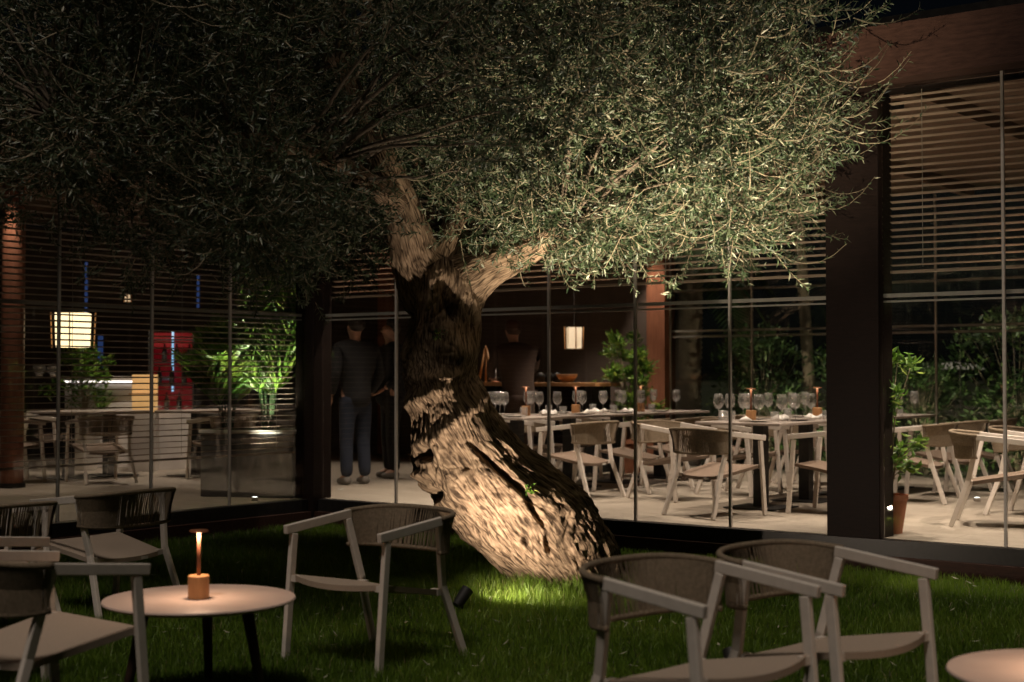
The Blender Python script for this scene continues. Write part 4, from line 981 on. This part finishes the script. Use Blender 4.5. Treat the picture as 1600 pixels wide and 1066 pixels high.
# ------------------------------------------------------------------ people
def skin_obj(name, pts, edges, rad, m, parent, sub=2):
    me = bpy.data.meshes.new(name); me.from_pydata(pts, edges, []); o = link(name, me, m, parent)
    md = o.modifiers.new("skin", 'SKIN'); md.use_smooth_shade = True
    for i, r in enumerate(rad):
        sv = me.skin_vertices[0].data[i]; sv.radius = r if hasattr(r, '__len__') else (r, r)
    me.skin_vertices[0].data[0].use_root = True
    s = o.modifiers.new("sub", 'SUBSURF'); s.levels = sub; s.render_levels = sub
    return o
def person(label, loc, rz, top, legs, hair, armpose, lean=0.0, apron=None):
    t = empty('person', loc, rz); tag(t, label, 'person', 'people inside the restaurant')
    lx = lambda z: lean * max(0, z - .95)
    P = [(0, 0, .95), (lx(1.2), 0, 1.2), (lx(1.42), 0, 1.42), (lx(1.50) + .01, 0, 1.50), (lx(1.56) + .02, 0, 1.56), (lx(1.64) + .03, 0, 1.64), (lx(1.72) + .02, 0, 1.71)]
    Rr = [(.15, .11), (.15, .105), (.16, .10), (.06, .06), (.055, .06), (.088, .102), (.075, .09)]
    E = [(0, 1), (1, 2), (2, 3), (3, 4), (4, 5), (5, 6)]
    def chain(pts, rad, start):
        i = len(P); k = start
        for p, r in zip(pts, rad): P.append(p); Rr.append((r, r)); E.append((k, len(P) - 1)); k = len(P) - 1
        return k
    hands = []
    for s, (el, wr) in zip((1, -1), armpose):
        sh = (lx(1.40), s * .19, 1.40)
        k = chain([sh, el, wr], [.055, .042, .028], 2); hands.append((Vector(el), Vector(wr), s))
    for s in (1, -1):
        chain([(0, s * .09, .88), (.02, s * .10, .48), (-.01, s * .11, .09), (.12, s * .12, .035)], [.085, .058, .042, .035], 0)
    skin_obj('body', P, E, Rr, M['skin'], t)
    for el, wr, s in hands:
        d = (wr - el).normalized(); sd = Vector((0, 0, 1)).cross(d); sd = sd.normalized() if sd.length > .1 else Vector((1, 0, 0))
        nrm = d.cross(sd); pts = [tuple(wr), tuple(wr + d * .05), tuple(wr + d * .085)]; rd = [.022, (.034, .016), (.036, .015)]; ed = [(0, 1), (1, 2)]
        for q in range(4):
            b = wr + d * .085 + sd * (.024 - .016 * q); ln = (.07, .078, .072, .056)[q]; i = len(pts)
            pts += [tuple(b), tuple(b + d * ln * .55 + nrm * .006), tuple(b + d * ln * .9 + nrm * .025)]; rd += [.009, .0085, .007]; ed += [(2, i), (i, i + 1), (i + 1, i + 2)]
        i = len(pts); pts += [tuple(wr + d * .035 + sd * .04), tuple(wr + d * .075 + sd * .058)]; rd += [.011, .009]; ed += [(1, i), (i, i + 1)]
        skin_obj('hand', pts, ed, rd, M['skin'], t, 1)
    # jacket
    P2, R2, E2 = [(0, 0, .78), (lx(1.2), 0, 1.15), (lx(1.43), 0, 1.44), (lx(1.53), 0, 1.545)], [(.215, .17), (.20, .155), (.205, .14), (.10, .10)], [(0, 1), (1, 2), (2, 3)]
    for s, (el, wr) in zip((1, -1), armpose):
        i = len(P2); wv = Vector(el).lerp(Vector(wr), .92); P2 += [(lx(1.40), s * .215, 1.43), el, tuple(wv)]; R2 += [(.075, .075), (.06, .06), (.045, .045)]; E2 += [(2, i), (i, i + 1), (i + 1, i + 2)]
    skin_obj('jacket', P2, E2, R2, top, t)
    P3, R3, E3 = [(0, 0, .97), (0, 0, .90)], [(.185, .145), (.185, .145)], [(0, 1)]
    for s in (1, -1):
        i = len(P3); P3 += [(0, s * .095, .82), (.02, s * .10, .48), (-.01, s * .11, .07)]; R3 += [(.105, .105), (.078, .078), (.068, .068)]; E3 += [(1, i), (i, i + 1), (i + 1, i + 2)]
    skin_obj('trousers', P3, E3, R3, legs, t)
    for s in (1, -1): skin_obj('shoe', [(-.06, s * .11, .05), (.04, s * .115, .045), (.15, s * .12, .035)], [(0, 1), (1, 2)], [(.05, .05), (.05, .045), (.045, .03)], M['shoe'], t, 2)
    skin_obj('hair', [(lx(1.64) - .045, 0, 1.60), (lx(1.68) - .03, 0, 1.68), (lx(1.72) - .0, 0, 1.745), (lx(1.72) + .06, 0, 1.745)], [(0, 1), (1, 2), (2, 3)], [(.07, .06), (.105, .09), (.105, .085), (.07, .05)], hair, t)
    hx = lx(1.66)
    for s in (1, -1):
        skin_obj('ear', [(hx + .02, s * .078, 1.645), (hx + .018, s * .083, 1.67)], [(0, 1)], [.013, .014], M['skin'], t, 1)
        skin_obj('eye', [(hx + .112, s * .03, 1.662), (hx + .116, s * .03, 1.663)], [(0, 1)], [.009, .008], M['black'], t, 1)
    skin_obj('nose', [(hx + .105, 0, 1.66), (hx + .128, 0, 1.63)], [(0, 1)], [.010, .014], M['skin'], t, 1)
    skin_obj('mouth', [(hx + .110, -.02, 1.598), (hx + .110, .02, 1.598)], [(0, 1)], [.006, .006], M['terracotta'], t, 1)
    if apron:
        mb = MB(); n = 14
        for k in range(n + 1):
            a = R(-95 + 190 * k / n); rr = (.215, .165); 
            for z, f in ((.98, 1.0), (.45, 1.12 + .05 * math.sin(k * 1.9))): mb.v.append((rr[1] * f * math.cos(a), rr[0] * f * math.sin(a), z))
        for k in range(n): q = k * 2; mb.f.append((q, q + 2, q + 3, q + 1))
        o = mb.build('apron', apron, t, True); sd_ = o.modifiers.new('s', 'SOLIDIFY'); sd_.thickness = .004
    return t
def at_px(x, d): return ((x - 800) / FPX * d, d, DECK + .002)
person('standing guest in dark jacket and blue jeans just right of the corner post', at_px(556, 15.0), R(125), M['jacket'], M['jeans'], M['hair'],
       [((-.06, .27, 1.15), (.08, .25, .93)), ((-.04, -.27, 1.14), (.12, -.24, .95))])
person('guest in black clothes standing half hidden behind the trunk', at_px(612, 15.9), R(200), M['jacket'], M['jacket'], M['hair'],
       [((-.03, .27, 1.13), (.14, .20, 1.0)), ((-.04, -.26, 1.13), (.16, -.12, 1.02))])
person('waiter in brown shirt and long apron leaning over the service counter', at_px(812, 16.15), R(112), M['brown_cloth'], M['brown_cloth'], M['hair_red'],
       [((.22, .27, 1.22), (.42, .16, 1.13)), ((.20, -.27, 1.22), (.42, -.16, 1.13))], .28, M['brown_cloth'])

# ------------------------------------------------------------------ glowing dots for lamp reflections, garden behind the dining room
for x, y, lb in ((1525, 783, 'small glowing dot for a lamp reflection on the tiles right of the pier'), (399, 722, 'small glowing dot for a lamp reflection in front of the white-rimmed planter')):  # glowing dots stand in for lamp reflections; one also lights the palm
    d = (HC - DECK) * FPX / (y - 588)
    if x < 800: d = 13.05
    p = px(x, y, d); t = empty('reflection_dot', (p.x, p.y, DECK + .001)); tag(t, lb, 'spotlight', 'small glowing dots for lamp reflections')
    MB().lathe([(0, 0), (.03, 0), (.03, .03), (.026, .036)], 18).build('housing', M['alu'], t, True)
    MB().lathe([(.0258, .035), (0, .037)], 18).build('lens', M['white_glow'], t)
    if x < 800: spot('palm_beam', t, (0, 0, .06), (.03, .30, 1.9), 520, 48, .8, (1, .95, .76), .025)
rsn = random.Random(8)
hd_proto = None
SH = [(.6, 8.0), (1.7, 8.4), (2.8, 8.1), (3.9, 8.5), (5.0, 8.2), (6.1, 8.5), (7.2, 8.2), (8.3, 8.6), (2.2, 9.6), (4.4, 9.7), (6.6, 9.7)]
for k, (u, n) in enumerate(SH):
    lb = f'dark leafy shrub beyond the garden-side glass, {ORD[k]} along the hedge from the column'
    if hd_proto is None:
        hd_proto = bush('hedge_shrub', lb, 'shrub', W(u, n, 0), 1.75, .72, 3200, .10, .04, M['leaf_hedge'], seed=31, group='hedge shrubs beyond the dining room', lobes=90); o = hd_proto
    else: o = copy_tree(hd_proto); o.location = W(u, n, 0)
    o["label"] = lb; o.rotation_euler = (0, 0, k * 2.1); s = rsn.uniform(.85, 1.25); o.scale = (s, s, s * rsn.uniform(.9, 1.2))
def palm(label, x, d, r, lean, h, seed):  # trunks built out here stand in for reflections in the front glass
    rs = np.random.RandomState(seed); p = px(x, 600, d); t = empty('reflection_palm', (p.x, p.y, 0)); tag(t, label, 'tree', 'palms beyond the garden-side glass in place of reflections')
    prof = []; n = int(h / .07)
    mb = MB(); path, rad = [], []
    for k in range(n * 2):
        z = k * .035; path.append((lean * (z / h) ** 1.5, 0, z)); rad.append(r * (1.15 - .25 * z / h) * (1.06 if k % 2 else .93))
    mb.tube(path, rad, 16); mb.build('trunk', M['palm_bark'], t, True)
    VV, FF, TT = [], [], []; nv = 0; topz = np.array([lean, 0, h])
    for k in range(18):
        an = k * 2.4; d_ = np.array([math.cos(an), math.sin(an), 0]); el = rs.uniform(-.3, .9); L = 1.6; s = np.linspace(.02, 1, 40)
        b = topz + d_ * (s * L * .8)[:, None] + np.array([0, 0, 1]) * (el * s * L - s ** 2 * L * .75)[:, None]; T = unit(np.gradient(b, axis=0)); sd = unit(np.cross(T, [0, 0, 1.0]))
        for sg in (-1, 1):
            tt = unit(T * .6 + sd * sg + [0, 0, -.2]); v, f = leaves(b, tt, unit(np.cross(tt, np.cross(sd, T))), .45 * np.sin(s * 2.7 + .3).clip(.2), np.full(40, .03)); VV.append(v); FF.append(f + nv); nv += len(v); TT.append(np.repeat(rs.rand(40), 4))
    o = link('crown', np_mesh('crown', np.concatenate(VV), np.concatenate(FF), np.concatenate(TT)), M['leaf_hedge'], t); o["kind"] = "stuff"
palm('thick ringed palm trunk beyond the glass in place of a reflection, right of the brown column', 1070, 20.2, .20, .1, 3.2, 1)
palm('pale slender palm trunk in place of a reflection, beyond the glass above the set table', 1164, 20.6, .12, -.1, 4.2, 2)
palm('slim palm trunk in place of a reflection, beyond the glass just left of the dark pier', 1268, 20.0, .08, -.25, 4.4, 3)
p = px(1490, 572, 21.0); t = empty('white_parasol', (p.x, p.y, 0)); tag(t, 'flat white parasol in the dark garden right of the pier', 'parasol')
MB().tube([(0, 0, 0), (0, 0, p.z + .02)], .02, 8).build('pole', M['alu'], t, True)
m = MB(); m.lathe([(.48, p.z - .05), (.42, p.z - .02), (.25, p.z + .03), (.02, p.z + .06)], 24); o = m.build('canopy', M['linen'], t, True); o.modifiers.new('s', 'SOLIDIFY').thickness = .006
for k, (u, n, e, tx, ty) in enumerate(((1.6, 6.9, 130, 1.2, 9.5), (3.6, 6.9, 160, 3.4, 9.5), (5.6, 6.9, 130, 5.6, 9.5), (7.6, 6.9, 120, 7.6, 9.5))):  # unseen lamps added to light the hedge and trunks
    p = W(u, n, 0); t = empty('added_hedge_spotlight', p); tag(t, f'small unseen spotlight added at the foot of the hedge, {ORD[k]} from the column', 'spotlight', 'added spotlights behind the dining room')
    MB().tube([(0, 0, 0), (0, 0, .12)], [.01, .03], 10).build('housing', M['black'], t, True)
    spot('garden_beam', t, (0, 0, .15), W(tx, ty, 2.2) - p, e, 110, .8, (1, .86, .62), .03)
